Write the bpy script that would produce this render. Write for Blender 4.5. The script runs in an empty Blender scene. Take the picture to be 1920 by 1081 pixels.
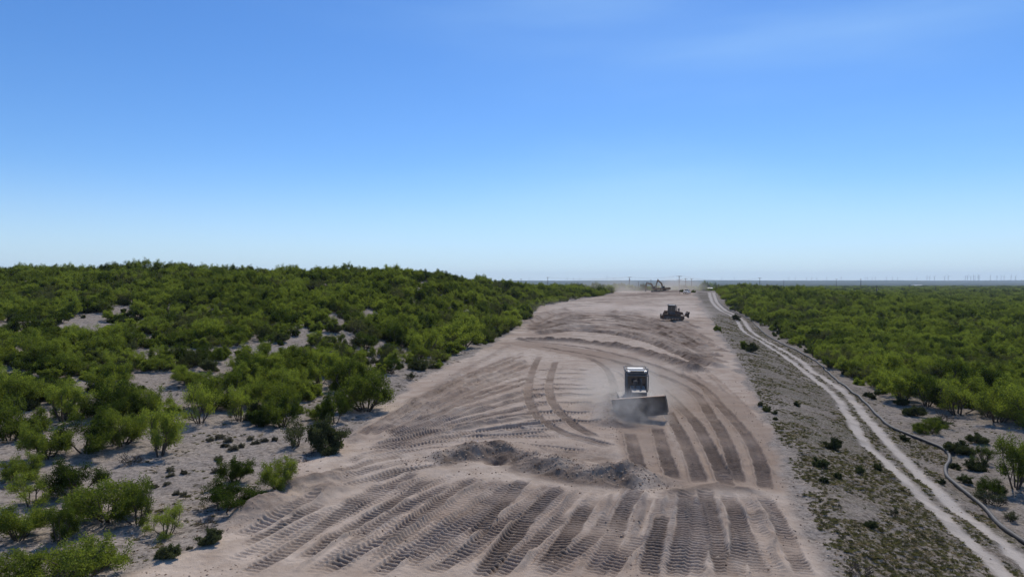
import bpy, math, random
import numpy as np
from mathutils import Vector, Matrix

R = math.radians
PI = math.pi
scn = bpy.context.scene
COL = scn.collection
rng = np.random.RandomState(7)
random.seed(7)

# ------------------------------------------------------------------ camera, sky, sun, exposure
CAM_Z = 10.0
PITCH = math.atan(12.5/1280.0)
cam_d = bpy.data.cameras.new('camera')
cam = bpy.data.objects.new('camera', cam_d); COL.objects.link(cam)
cam.location = (0, 0, CAM_Z)
cam.rotation_euler = (R(90)-PITCH, 0, 0)
cam_d.sensor_width = 36.0; cam_d.lens = 24.0
cam_d.clip_start = 0.5; cam_d.clip_end = 60000
scn.camera = cam

SUN_EL, SUN_AZ = R(53), R(16)        # azimuth measured from +Y (view direction) towards +X
world = bpy.data.worlds.new('World'); scn.world = world
world.use_nodes = True
wn = world.node_tree; wn.nodes.clear()
wo = wn.nodes.new('ShaderNodeOutputWorld'); wb = wn.nodes.new('ShaderNodeBackground')
sky = wn.nodes.new('ShaderNodeTexSky'); sky.sky_type = 'NISHITA'
sky.sun_disc = False
sky.sun_elevation = SUN_EL; sky.sun_rotation = SUN_AZ
sky.altitude = 600; sky.air_density = 1.0; sky.dust_density = 0.35; sky.ozone_density = 3.0
wb.inputs['Strength'].default_value = 0.098
def wnode(kind, **kw):
    n = wn.nodes.new(kind)
    for k, v in kw.items(): setattr(n, k, v)
    return n
def wl(a, b): wn.links.new(a, b)
hs_ = wnode('ShaderNodeHueSaturation'); hs_.inputs['Saturation'].default_value = 1.22
tn_ = wnode('ShaderNodeMix', data_type='RGBA', blend_type='MULTIPLY'); tn_.inputs[0].default_value = 1.0; tn_.inputs[7].default_value = (.84, 1.01, 1.24, 1)
wl(sky.outputs[0], hs_.inputs['Color']); wl(hs_.outputs[0], tn_.inputs[6])
# humid blue-white air low over the horizon and faint cirrus veils across the sky
tc_ = wnode('ShaderNodeTexCoord'); sx_ = wnode('ShaderNodeSeparateXYZ'); wl(tc_.outputs['Generated'], sx_.inputs[0])
lo_ = wnode('ShaderNodeMapRange', interpolation_type='SMOOTHSTEP'); wl(sx_.outputs[2], lo_.inputs[0])
for k, v in ((1, -.03), (2, .16), (3, .66), (4, 0.)): lo_.inputs[k].default_value = v
mh_ = wnode('ShaderNodeMix', data_type='RGBA'); wl(lo_.outputs[0], mh_.inputs[0]); wl(tn_.outputs[2], mh_.inputs[6]); mh_.inputs[7].default_value = (5.5, 7.15, 9.2, 1)
mp_ = wnode('ShaderNodeMapping'); mp_.inputs['Rotation'].default_value = (0, R(14), 0); mp_.inputs['Scale'].default_value = (1.1, .6, 6.5); wl(tc_.outputs['Generated'], mp_.inputs[0])
nz_ = wnode('ShaderNodeTexNoise'); nz_.inputs['Scale'].default_value = 1.0; nz_.inputs['Detail'].default_value = 5; nz_.inputs['Roughness'].default_value = .45; wl(mp_.outputs[0], nz_.inputs['Vector'])
cr_ = wnode('ShaderNodeMapRange', interpolation_type='SMOOTHSTEP'); wl(nz_.outputs[0], cr_.inputs[0])
for k, v in ((1, .38), (2, .72), (3, 0.), (4, .36)): cr_.inputs[k].default_value = v
rx_ = wnode('ShaderNodeMapRange', interpolation_type='SMOOTHSTEP'); wl(sx_.outputs[0], rx_.inputs[0])
for k, v in ((1, -.6), (2, .3), (3, .05), (4, 1.)): rx_.inputs[k].default_value = v
mu_ = wnode('ShaderNodeMath', operation='MULTIPLY'); wl(cr_.outputs[0], mu_.inputs[0]); wl(rx_.outputs[0], mu_.inputs[1])
mc_ = wnode('ShaderNodeMix', data_type='RGBA'); wl(mu_.outputs[0], mc_.inputs[0]); wl(mh_.outputs[2], mc_.inputs[6]); mc_.inputs[7].default_value = (4.9, 7.6, 10.2, 1)
wl(mc_.outputs[2], wb.inputs['Color']); wn.links.new(wb.outputs[0], wo.inputs['Surface'])

sun_d = bpy.data.lights.new('sun', 'SUN'); sun = bpy.data.objects.new('sun', sun_d); COL.objects.link(sun)
sun_d.energy = 4.6; sun_d.angle = R(0.53); sun_d.color = (1.0, 0.925, 0.82)
sdir = Vector((math.sin(SUN_AZ)*math.cos(SUN_EL), math.cos(SUN_AZ)*math.cos(SUN_EL), math.sin(SUN_EL)))
sun.rotation_euler = sdir.to_track_quat('Z', 'Y').to_euler()
sun.location = (0, 0, 200)

scn.view_settings.view_transform = 'Standard'
scn.view_settings.look = 'None'
scn.view_settings.exposure = 0.12
scn.view_settings.gamma = 1.0
scn.render.engine = 'CYCLES'
scn.cycles.max_bounces = 6
scn.cycles.diffuse_bounces = 3
scn.cycles.transmission_bounces = 4
scn.cycles.transparent_max_bounces = 12
scn.cycles.volume_bounces = 1
scn.cycles.volume_step_rate = 1.5
scn.cycles.volume_max_steps = 64
scn.cycles.use_denoising = True
scn.cycles.use_adaptive_sampling = True
scn.cycles.adaptive_threshold = 0.008

# ------------------------------------------------------------------ maths helpers
_tab = np.random.RandomState(3).rand(256, 256).astype(np.float32)
def vnoise(x, y):
    x = np.asarray(x, dtype=np.float64); y = np.asarray(y, dtype=np.float64)
    xi = np.floor(x).astype(np.int64); yi = np.floor(y).astype(np.int64)
    fx = x-xi; fy = y-yi
    fx = fx*fx*(3-2*fx); fy = fy*fy*(3-2*fy)
    a = _tab[xi & 255, yi & 255]; b = _tab[(xi+1) & 255, yi & 255]
    c = _tab[xi & 255, (yi+1) & 255]; d = _tab[(xi+1) & 255, (yi+1) & 255]
    return (a*(1-fx)+b*fx)*(1-fy)+(c*(1-fx)+d*fx)*fy
def fbm(x, y, o=3):
    s = 0; a = .5; t = 0
    for k in range(o):
        s = s+a*vnoise(x*(2.03**k)+17.3*k, y*(2.03**k)+5.1*k); t += a; a *= .5
    return s/t
def sm(a, b, x):
    t = np.clip((np.asarray(x, dtype=np.float64)-a)/(b-a), 0, 1)
    return t*t*(3-2*t)

# profile of the scraped corridor along its length, of the hill left of it and of the plain
def corr_z(Y): return np.interp(Y, [0, 140, 180, 220, 260, 320, 350, 380, 420, 500, 700, 1200, 3000, 6000, 7000, 8500, 9600, 11000, 14000, 30000],
                                   [0, 0, .4, 1.5, 3.0, 4.8, 5.1, 4.9, 4.1, 1.5, -3.5, -8, -12, -12, -6, 10, 28, 33, 20, 0])
def hill_z(Y): return np.interp(Y, [0, 25, 45, 60, 100, 140, 175, 220, 300, 350, 400, 450, 600, 1200, 3000, 6000, 7000, 8500, 9600, 11000, 14000, 30000],
                                   [0, .1, 1.0, 2.0, 4.6, 8.2, 11.0, 9.6, 5.8, 4.8, 4.4, 3.6, -1, -8, -12, -12, -6, 10, 28, 33, 20, 0])
def edge_from(pts):
    Ys = np.linspace(12, 430, 1600); zc = corr_z(Ys)
    pys = np.array([540.5-1280*math.tan(math.atan(0)+0) for _ in Ys])
    cp, sp = math.cos(PITCH), math.sin(PITCH)
    # camera-space projection of (0, Y, z)
    dz = zc-CAM_Z
    fwd = Ys*cp-dz*sp; up = Ys*sp+dz*cp
    pys = 540.5-1280*up/fwd
    out = []
    for px, py in pts:
        i = int(np.argmin(np.abs(pys-py)+Ys*1e-5)); out.append((Ys[i], (px-960)/1280*fwd[i]))
    out.sort(); return np.array(out)
EL = edge_from([(250, 1078), (430, 975), (550, 880), (650, 820), (740, 745), (830, 690), (930, 640), (990, 600), (1012, 575), (1060, 566), (1140, 553), (1190, 546)])
ER = edge_from([(1545, 1081), (1500, 960), (1450, 830), (1410, 740), (1372, 660), (1335, 605), (1315, 575), (1303, 552)])
def XL(Y):
    Y = np.asarray(Y, dtype=np.float64)
    return np.where(Y > EL[-1, 0], EL[-1, 1]+(Y-EL[-1, 0])*.2, np.interp(Y, EL[:, 0], EL[:, 1]))
def XR(Y):
    Y = np.asarray(Y, dtype=np.float64)
    return np.where(Y > ER[-1, 0], ER[-1, 1]+(Y-ER[-1, 0])*.27, np.interp(Y, ER[:, 0], ER[:, 1]))
def terrain(X, Y):
    X = np.asarray(X, dtype=np.float64); Y = np.asarray(Y, dtype=np.float64)
    C = corr_z(Y); dl = XL(Y)-X; er = X-XR(Y)
    sl = sm(0, 30, dl)
    hill = hill_z(Y)+.012*np.clip(dl-30, 0, 60)*sm(60, 150, Y)*(1-sm(300, 600, Y))
    z = C*(1-sl)+hill*sl
    near = 1-sm(150, 300, Y); s0 = sm(0, 13, er); s1 = sm(20, 150, er)
    field = np.where(Y < 900, -2.5, np.interp(Y, [900, 1500, 3000], [-2.5, -6, -12]))
    fz = np.where(Y > 3000, C, field)
    zr = C*(1-s1)+fz*s1-2.5*s0*(1-s1)*near
    z = np.where(er > 0, zr, z)
    off = np.clip(np.maximum(dl, er), 0, 30)/30.
    z = z+(fbm(X/17., Y/17., 2)-.5)*1.2*off+(fbm(X/4.+40, Y/4., 2)-.5)*.35*np.clip(off*4, 0, 1)
    z = z+(fbm(X/900., Y/1400.+9, 2)-.5)*14*sm(5000, 9000, Y)
    return z
_rt = np.concatenate([np.arange(14, 120, .25), np.geomspace(120, 4000, 900)])
def unproj(px, py):
    "the ground point seen at a pixel of the 1920 px photograph"
    cp, sp = math.cos(PITCH), math.sin(PITCH)
    a = (px-960)/1280.; b = (540.5-py)/1280.
    d = np.array([a, cp+b*sp, -sp+b*cp])
    P = _rt[:, None]*d[None, :]; P[:, 2] += CAM_Z
    h = P[:, 2]-terrain(P[:, 0], P[:, 1])
    i = np.argmax(h < 0)
    if h[i] >= 0 or i == 0: i = len(_rt)-1
    t = h[i-1]/(h[i-1]-h[i]+1e-9); p = P[i-1]*(1-t)+P[i]*t
    return p
def smooth_poly(pts, step=.5):
    p = np.array(pts, dtype=np.float64); n = len(p)
    if n < 2: return p
    out = []
    for i in range(n-1):
        p0 = p[max(i-1, 0)]; p1 = p[i]; p2 = p[i+1]; p3 = p[min(i+2, n-1)]
        L = np.linalg.norm(p2-p1); k = max(1, int(L/step))
        for j in range(k):
            t = j/k; m1 = (p2-p0)*.5; m2 = (p3-p1)*.5
            l0 = np.linalg.norm(p1-p0)+1e-6; l2 = np.linalg.norm(p3-p2)+1e-6
            if i > 0: m1 = m1/np.linalg.norm(m1)*min(np.linalg.norm(m1), L)
            if i < n-2: m2 = m2/np.linalg.norm(m2)*min(np.linalg.norm(m2), L)
            out.append((2*t**3-3*t*t+1)*p1+(t**3-2*t*t+t)*m1+(-2*t**3+3*t*t)*p2+(t**3-t*t)*m2)
    out.append(p[-1]); return np.array(out)
def px_poly(pts, step=.5): return smooth_poly([unproj(*q)[:2] for q in pts], step)

# ------------------------------------------------------------------ mesh helpers
class MB:
    def __init__(s): s.v = []; s.f = []; s.n = 0
    def add(s, v, f):
        v = np.asarray(v, dtype=np.float64); s.v.append(v)
        s.f += [tuple(i+s.n for i in q) for q in f]; s.n += len(v); return s
    def box(s, x0, x1, y0, y1, z0, z1, taper=None, bev=0.0):
        c = np.array([[x0, y0, z0], [x1, y0, z0], [x1, y1, z0], [x0, y1, z0], [x0, y0, z1], [x1, y0, z1], [x1, y1, z1], [x0, y1, z1]], float)
        if taper:
            cx, cy = (x0+x1)/2, (y0+y1)/2
            for k in range(4, 8): c[k, 0] = cx+(c[k, 0]-cx)*taper[0]; c[k, 1] = cy+(c[k, 1]-cy)*taper[1]
        return s.add(c, [(0, 3, 2, 1), (4, 5, 6, 7), (0, 1, 5, 4), (1, 2, 6, 5), (2, 3, 7, 6), (3, 0, 4, 7)])
    def prism(s, prof, y0, y1):
        "profile in (x, z) swept along y"
        n = len(prof)
        v = [(x, y0, z) for x, z in prof]+[(x, y1, z) for x, z in prof]
        f = [tuple(range(n)), tuple(range(2*n-1, n-1, -1))]+[(i, n+i, n+(i+1) % n, (i+1) % n) for i in range(n)]
        return s.add(v, f)
    def tube(s, pts, rad, seg=8, cap=True):
        pts = np.asarray(pts, float); n = len(pts)
        rad = np.broadcast_to(np.asarray(rad, float), (n,))
        T = np.gradient(pts, axis=0); T /= np.linalg.norm(T, axis=1)[:, None]+1e-9
        ref = np.array([0, 0, 1.]) if abs(T[0, 2]) < .9 else np.array([1., 0, 0])
        u = np.cross(T[0], ref); u /= np.linalg.norm(u)
        V = []
        for i in range(n):
            u = u-T[i]*np.dot(u, T[i]); u /= np.linalg.norm(u)+1e-9; w = np.cross(T[i], u)
            a = np.arange(seg)*2*PI/seg
            V.append(pts[i]+rad[i]*(np.cos(a)[:, None]*u+np.sin(a)[:, None]*w))
        F = []
        for i in range(n-1):
            for k in range(seg):
                F.append((i*seg+k, i*seg+(k+1) % seg, (i+1)*seg+(k+1) % seg, (i+1)*seg+k))
        if cap: F += [tuple(range(seg-1, -1, -1)), tuple(range((n-1)*seg, n*seg))]
        return s.add(np.concatenate(V), F)
    def cyl(s, a, b, r, seg=16): return s.tube([a, b], [r, r], seg)
    def mesh(s, name, mats, smooth=False, bevel=0):
        me = bpy.data.meshes.new(name)
        me.from_pydata(np.concatenate(s.v).tolist(), [], s.f); me.update()
        for m in (mats if isinstance(mats, (list, tuple)) else [mats]): me.materials.append(m)
        if smooth: me.polygons.foreach_set('use_smooth', [True]*len(me.polygons))
        return me
    def obj(s, name, mats, parent=None, smooth=False, bevel=0):
        o = bpy.data.objects.new(name, s.mesh(name, mats, smooth)); COL.objects.link(o)
        if parent: o.parent = parent
        if bevel:
            m = o.modifiers.new('bevel', 'BEVEL'); m.width = bevel; m.segments = 2; m.limit_method = 'ANGLE'; m.angle_limit = R(40)
        return o
def tag(o, label=None, cat=None, group=None, kind=None):
    if label: o['label'] = label
    if cat: o['category'] = cat
    if group: o['group'] = group
    if kind: o['kind'] = kind
    return o
def empty(name, loc, rz=0, scale=1):
    o = bpy.data.objects.new(name, None); COL.objects.link(o)
    o.location = loc; o.rotation_euler = (0, 0, rz); o.scale = (scale,)*3; o.empty_display_size = .3
    return o
def children_of(root, pool): return [c for c in pool if c.parent == root]
def tree_of(root):
    out = {}
    for o in bpy.data.objects:
        if o.parent: out.setdefault(o.parent.name, []).append(o)
    return out
def copy_tree(o, kids, parent=None):
    c = o.copy(); COL.objects.link(c); c.parent = parent
    for ch in kids.get(o.name, []): copy_tree(ch, kids, c)
    return c

# ------------------------------------------------------------------ material helpers
class NT:
    def __init__(s, name):
        s.m = bpy.data.materials.new(name); s.m.use_nodes = True
        s.t = s.m.node_tree; s.t.nodes.clear()
        s.out = s.t.nodes.new('ShaderNodeOutputMaterial')
    def n(s, kind, ins=None, **kw):
        nd = s.t.nodes.new(kind)
        for k, v in kw.items(): setattr(nd, k, v)
        for k, v in (ins or {}).items():
            if hasattr(v, 'links'): s.t.links.new(v, nd.inputs[k])
            else: nd.inputs[k].default_value = v
        return nd
    def link(s, a, b): s.t.links.new(a, b)
    def noise(s, scale, detail=4, rough=.55, vec=None, out=0):
        i = {'Scale': scale, 'Detail': detail, 'Roughness': rough}
        if vec is not None: i['Vector'] = vec
        return s.n('ShaderNodeTexNoise', i).outputs[out]
    def ramp(s, fac, stops):
        r = s.n('ShaderNodeValToRGB', {'Fac': fac}); e = r.color_ramp.elements
        while len(e) < len(stops): e.new(.5)
        for k, (p, c) in enumerate(stops):
            e[k].position = p; e[k].color = (c if hasattr(c, '__len__') else (c, c, c))+((1,) if not hasattr(c, '__len__') or len(c) == 3 else ())
        return r.outputs[0]
    def mix(s, fac, a, b, mode='MIX'):
        m = s.n('ShaderNodeMix', data_type='RGBA', blend_type=mode)
        for k, v in ((0, fac), (6, a), (7, b)):
            if hasattr(v, 'links'): s.link(v, m.inputs[k])
            else: m.inputs[k].default_value = v if k == 0 else tuple(v)+((1,) if len(v) == 3 else ())
        return m.outputs[2]
    def math(s, op, a, b=0.0, c=None, clamp=False):
        m = s.n('ShaderNodeMath', operation=op, use_clamp=clamp)
        for k, v in ((0, a), (1, b)) + (((2, c),) if c is not None else ()):
            if hasattr(v, 'links'): s.link(v, m.inputs[k])
            else: m.inputs[k].default_value = v
        return m.outputs[0]
    def attr(s, name): return s.n('ShaderNodeAttribute', attribute_name=name).outputs['Fac']
    def pos(s): return s.n('ShaderNodeTexCoord').outputs['Object']
def paint(name, col, rough=.6, metal=0., dust=.35, dustcol=(.36, .31, .27), sc=1.5):
    t = NT(name); p = t.pos()
    geo = t.n('ShaderNodeNewGeometry'); sep = t.n('ShaderNodeSeparateXYZ', {'Vector': geo.outputs['Normal']})
    n = t.noise(sc, 5, .65, p)
    f = t.math('MULTIPLY', t.ramp(n, [(.3, 0.), (.7, 1.)]), dust, clamp=True)
    up = t.math('MULTIPLY', t.math('MAXIMUM', sep.outputs[2], 0.), dust*.9)
    f = t.math('ADD', f, up, clamp=True)
    c = t.mix(f, col, dustcol)
    b = t.n('ShaderNodeBsdfPrincipled', {'Base Color': c, 'Roughness': t.math('ADD', t.math('MULTIPLY', f, .4), rough, clamp=True), 'Metallic': metal})
    t.link(b.outputs[0], t.out.inputs['Surface']); return t.m
def glass_mat(name, col=(.02, .025, .03)):
    t = NT(name)
    b = t.n('ShaderNodeBsdfPrincipled', {'Base Color': col+(1,), 'Roughness': .15, 'Specular IOR Level': .6})
    t.link(b.outputs[0], t.out.inputs['Surface']); return t.m
def leaf_mat(name, c1, c2, trans=.42):
    t = NT(name); oi = t.n('ShaderNodeObjectInfo')
    n = t.noise(1.3, 3, .6, t.pos())
    rnd = t.math('ADD', t.math('MULTIPLY', oi.outputs['Random'], .45), t.math('MULTIPLY', n, .65))
    c = t.mix(t.ramp(rnd, [(.34, 0.), (.76, 1.)]), c1, c2)
    dif = t.n('ShaderNodeBsdfDiffuse', {'Color': c})
    tc = t.mix(1., c, (1.35, 1.35, .55), 'MULTIPLY')
    tr = t.n('ShaderNodeBsdfTranslucent', {'Color': tc})
    m = t.n('ShaderNodeMixShader', {0: trans, 1: dif.outputs[0], 2: tr.outputs[0]})
    t.link(m.outputs[0], t.out.inputs['Surface']); return t.m
def bark_mat(name, c=(.055, .045, .038)):
    t = NT(name); n = t.noise(9, 4, .6, t.pos())
    b = t.n('ShaderNodeBsdfDiffuse', {'Color': t.mix(n, c, tuple(x*2.1 for x in c))})
    t.link(b.outputs[0], t.out.inputs['Surface']); return t.m

# ------------------------------------------------------------------ TRACKS: one raster of heights and soil marks, some with shade painted in
GX0, GX1, GY0, GY1, GS = -22., 66., 17., 215., .045
NX, NY = int((GX1-GX0)/GS), int((GY1-GY0)/GS)
ras = {k: np.zeros((NY, NX), np.float32) for k in ('h', 'tread', 'fresh', 'bare')}
def stamp(P, width=.6, depth=.06, tread=1., fresh=.6, period=.26, rib=.045, kind='track', wob=.0, u0=None):
    P = np.asarray(P); seg = np.diff(P, axis=0); L = np.linalg.norm(seg, axis=1); cum = np.concatenate([[0], np.cumsum(L)])
    tot = cum[-1]; hw = width/2; u0 = rng.rand()*5 if u0 is None else u0
    marg = hw+.35 if kind == 'track' else width*1.2
    lo = P.min(0)-marg; hi = P.max(0)+marg
    bx0, by0 = max(int((lo[0]-GX0)/GS), 0), max(int((lo[1]-GY0)/GS), 0); bx1, by1 = min(int((hi[0]-GX0)/GS)+2, NX), min(int((hi[1]-GY0)/GS)+2, NY)
    if bx1 <= bx0 or by1 <= by0: return
    D = np.full((by1-by0, bx1-bx0), 1e3, np.float32); SS = np.zeros_like(D)
    for i in range(len(seg)):
        if L[i] < 1e-4: continue
        a = P[i]; b = P[i+1]
        x0 = int((min(a[0], b[0])-marg-GX0)/GS); x1 = int((max(a[0], b[0])+marg-GX0)/GS)+1
        y0 = int((min(a[1], b[1])-marg-GY0)/GS); y1 = int((max(a[1], b[1])+marg-GY0)/GS)+1
        x0, y0 = max(x0, bx0), max(y0, by0); x1, y1 = min(x1, bx1), min(y1, by1)
        if x1 <= x0 or y1 <= y0: continue
        X, Y = np.meshgrid(GX0+(np.arange(x0, x1)+.5)*GS, GY0+(np.arange(y0, y1)+.5)*GS); t = seg[i]/L[i]
        s0 = (X-a[0])*t[0]+(Y-a[1])*t[1]; d = -(X-a[0])*t[1]+(Y-a[1])*t[0]; sc_ = np.clip(s0, 0, L[i])
        dist = np.hypot(s0-sc_, d)*np.sign(d+1e-9)
        sub = D[y0-by0:y1-by0, x0-bx0:x1-bx0]; su = SS[y0-by0:y1-by0, x0-bx0:x1-bx0]
        m = np.abs(dist) < np.abs(sub); sub[m] = dist[m]; su[m] = (cum[i]+sc_)[m]
    yy, xx = np.nonzero(np.abs(D) < marg); d = D[yy, xx].astype(float); S = SS[yy, xx].astype(float); yy = yy+by0; xx = xx+bx0
    Xo = GX0+(xx+.5)*GS; Yo = GY0+(yy+.5)*GS
    if wob: d = d+(fbm(Xo*.9, Yo*.9, 2)-.5)*wob
    endf = np.clip(np.minimum(S, tot-S)/.9, 0, 1); ad = np.abs(d)
    if kind == 'track':
        ad = ad+(vnoise(Xo*2.2, Yo*2.2)-.5)*.10
        m = sm(hw+.05, hw-.05, ad)*endf
        brk = np.clip(.15+1.6*fbm(Xo*.5+31, Yo*.5, 2)-.2, 0, 1)
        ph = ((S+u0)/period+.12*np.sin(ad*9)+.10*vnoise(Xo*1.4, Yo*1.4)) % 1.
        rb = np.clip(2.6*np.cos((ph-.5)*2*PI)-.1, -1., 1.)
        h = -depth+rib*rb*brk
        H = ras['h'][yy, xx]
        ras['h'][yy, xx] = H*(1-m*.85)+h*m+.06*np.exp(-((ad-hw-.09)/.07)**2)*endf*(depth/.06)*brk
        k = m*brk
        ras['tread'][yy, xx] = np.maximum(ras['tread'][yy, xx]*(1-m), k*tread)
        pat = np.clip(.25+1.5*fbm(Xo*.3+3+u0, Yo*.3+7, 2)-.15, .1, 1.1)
        ras['fresh'][yy, xx] = ras['fresh'][yy, xx]*(1-m*.75)+m*fresh*pat*(.55+.7*np.clip(-rb, 0, 1)*brk)  # turned soil, with the shade between ribs painted in as darker lines
    elif kind == 'ridge':            # spoil windrow: gentle far side, steep broken near side
        q = (d/width); n = fbm(Xo*1.2, Yo*1.2, 4); n2 = fbm(Xo*.45+9, Yo*.45, 2)
        prof = np.where(q > 0, np.exp(-(q*1.3)**2), np.exp(-(np.abs(q)*2.4)**2))
        ras['h'][yy, xx] += (depth*prof*(.35+1.3*n2)+depth*.8*(n-.5)*np.exp(-(q*1.5)**2))*endf
        fm = np.exp(-(q*1.7)**2)*endf*fresh
        ras['fresh'][yy, xx] = np.maximum(ras['fresh'][yy, xx], fm*np.clip(.2+1.2*n, 0, 1))
        ras['tread'][yy, xx] *= (1-prof*endf)
    elif kind == 'scarp':            # broken step: pale rim above, crumbling near face darkened by turned soil and painted shade, lower ground before it
        q = d/width; n = fbm(Xo*1.6, Yo*1.6, 4); n2 = fbm(Xo*.5+9, Yo*.5, 2)
        prof = np.where(q > 0, np.exp(-(q*1.2)**2), np.exp(-(q*3.2)**2)*1.5-.5*np.exp(-np.maximum(-q-.2, 0)*1.6))
        prof = np.where(np.abs(q) > 1.1, prof*(1-sm(1.1, 1.2, np.abs(q))), prof)
        ras['h'][yy, xx] += (depth*prof*(.5+n2)+depth*.9*(n-.5)*np.exp(-((q+.15)*2.)**2))*endf
        fm = np.exp(-((q+.38)/.36)**2)*endf*fresh  # darkens the near face only: turned soil plus painted shade
        ras['fresh'][yy, xx] = np.maximum(ras['fresh'][yy, xx]*(1-np.exp(-((q-.15)/.2)**2)*endf), fm*np.clip(.35+n, 0, 1))
        ras['tread'][yy, xx] *= (1-np.clip(np.abs(prof)*endf, 0, 1))
    elif kind == 'bare':             # smooth scraped strip
        m = sm(hw+.3, hw-.3, ad)*endf
        ras['h'][yy, xx] = ras['h'][yy, xx]*(1-m*.8)-depth*m
        ras['bare'][yy, xx] = np.maximum(ras['bare'][yy, xx]*(1-m), m*tread)
        ras['tread'][yy, xx] *= 1-m; ras['fresh'][yy, xx] = ras['fresh'][yy, xx]*(1-m)+fresh*m
def family(A, B, n, **kw):
    "n tracks that share out the ground between two courses"
    A = px_poly(A); B = px_poly(B)
    def rs(P, k=60):
        c = np.concatenate([[0], np.cumsum(np.linalg.norm(np.diff(P, axis=0), axis=1))]); q = np.linspace(0, c[-1], k)
        return np.stack([np.interp(q, c, P[:, 0]), np.interp(q, c, P[:, 1])], 1)
    A, B = rs(A), rs(B)
    for i in range(n):
        t = (i+.5+(rng.rand()-.5)*.5)/n
        P = A*(1-t)+B*t; a, b = int(rng.rand()*8), 60-int(rng.rand()*8)
        k = dict(kw); k['fresh'] = kw.get('fresh', .5)*(.3+1.1*rng.rand()); k['depth'] = kw.get('depth', .05)*(.5+rng.rand())
        k['width'] = kw.get('width', .6)*(.75+.6*rng.rand())
        stamp(smooth_poly(P[a:b:3], .6), **k)
# old faint passes over the whole corridor
family([(400, 1085), (600, 965), (800, 880)], [(900, 1085), (1000, 985), (1090, 905)], 11, fresh=.14, depth=.04, rib=.035)
family([(900, 1085), (1000, 985), (1090, 905)], [(1540, 1081), (1490, 990), (1445, 925)], 12, fresh=.14, depth=.04, rib=.035)
family([(1100, 660), (1290, 745), (1350, 850), (1370, 920)], [(1330, 690), (1400, 760), (1450, 860), (1470, 925)], 6, fresh=.35, depth=.06, rib=.03)
family([(985, 633), (1080, 622), (1200, 640), (1330, 690), (1385, 705)], [(985, 612), (1040, 586), (1120, 577), (1250, 600), (1340, 645)], 11, fresh=1., depth=.22, rib=.02, width=2.2)
family([(1015, 585), (1080, 572), (1180, 572), (1300, 600)], [(1040, 570), (1100, 564), (1200, 560), (1300, 575)], 9, fresh=.8, depth=.16, rib=.02, width=1.)
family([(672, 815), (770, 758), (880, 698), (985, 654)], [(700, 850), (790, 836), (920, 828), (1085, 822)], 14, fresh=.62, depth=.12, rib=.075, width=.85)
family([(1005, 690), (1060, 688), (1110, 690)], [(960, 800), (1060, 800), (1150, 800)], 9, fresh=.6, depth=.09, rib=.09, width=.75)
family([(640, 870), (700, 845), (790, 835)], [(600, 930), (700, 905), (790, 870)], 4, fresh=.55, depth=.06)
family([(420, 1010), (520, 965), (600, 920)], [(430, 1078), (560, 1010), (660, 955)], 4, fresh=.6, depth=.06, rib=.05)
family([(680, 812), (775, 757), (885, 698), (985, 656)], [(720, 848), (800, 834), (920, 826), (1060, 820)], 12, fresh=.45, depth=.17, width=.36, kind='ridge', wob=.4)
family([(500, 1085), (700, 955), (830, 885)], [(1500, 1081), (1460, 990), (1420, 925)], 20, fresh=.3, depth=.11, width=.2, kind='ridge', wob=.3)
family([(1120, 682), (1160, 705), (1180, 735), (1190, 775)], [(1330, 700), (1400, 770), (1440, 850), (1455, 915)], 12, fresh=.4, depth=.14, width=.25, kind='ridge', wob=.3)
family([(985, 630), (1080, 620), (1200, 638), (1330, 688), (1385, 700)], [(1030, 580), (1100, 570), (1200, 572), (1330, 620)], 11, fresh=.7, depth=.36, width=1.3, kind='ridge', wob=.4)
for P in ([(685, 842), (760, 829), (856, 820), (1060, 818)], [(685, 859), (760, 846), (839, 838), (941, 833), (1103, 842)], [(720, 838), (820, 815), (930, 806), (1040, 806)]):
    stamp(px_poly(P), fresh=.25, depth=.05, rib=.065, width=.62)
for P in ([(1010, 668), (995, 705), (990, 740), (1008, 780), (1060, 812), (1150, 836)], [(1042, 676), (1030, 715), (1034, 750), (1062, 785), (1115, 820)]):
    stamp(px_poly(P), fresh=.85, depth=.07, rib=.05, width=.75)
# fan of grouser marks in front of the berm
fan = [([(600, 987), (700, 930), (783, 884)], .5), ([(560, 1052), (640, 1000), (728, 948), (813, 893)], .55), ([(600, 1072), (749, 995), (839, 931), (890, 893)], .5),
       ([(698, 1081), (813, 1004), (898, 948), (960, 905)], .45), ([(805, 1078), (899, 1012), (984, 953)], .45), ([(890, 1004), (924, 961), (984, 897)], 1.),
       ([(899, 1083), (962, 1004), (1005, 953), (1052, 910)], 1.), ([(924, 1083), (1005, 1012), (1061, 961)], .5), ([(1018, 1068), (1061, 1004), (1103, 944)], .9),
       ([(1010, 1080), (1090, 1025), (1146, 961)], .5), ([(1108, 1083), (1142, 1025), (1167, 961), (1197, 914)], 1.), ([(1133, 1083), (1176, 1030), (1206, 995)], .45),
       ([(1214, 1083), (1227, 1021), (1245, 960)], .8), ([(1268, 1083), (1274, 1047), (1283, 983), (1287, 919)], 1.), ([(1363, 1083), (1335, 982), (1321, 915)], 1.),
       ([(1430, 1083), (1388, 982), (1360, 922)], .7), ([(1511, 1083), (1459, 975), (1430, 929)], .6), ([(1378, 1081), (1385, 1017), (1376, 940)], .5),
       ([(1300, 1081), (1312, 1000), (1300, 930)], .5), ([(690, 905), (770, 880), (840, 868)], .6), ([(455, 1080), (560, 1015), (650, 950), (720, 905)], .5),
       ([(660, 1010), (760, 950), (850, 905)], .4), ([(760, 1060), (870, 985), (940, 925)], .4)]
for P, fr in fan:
    stamp(px_poly(P), fresh=min(1, fr*1.25), depth=.075, rib=.065, width=.62 if fr < .9 else .72, period=.27)
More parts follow.
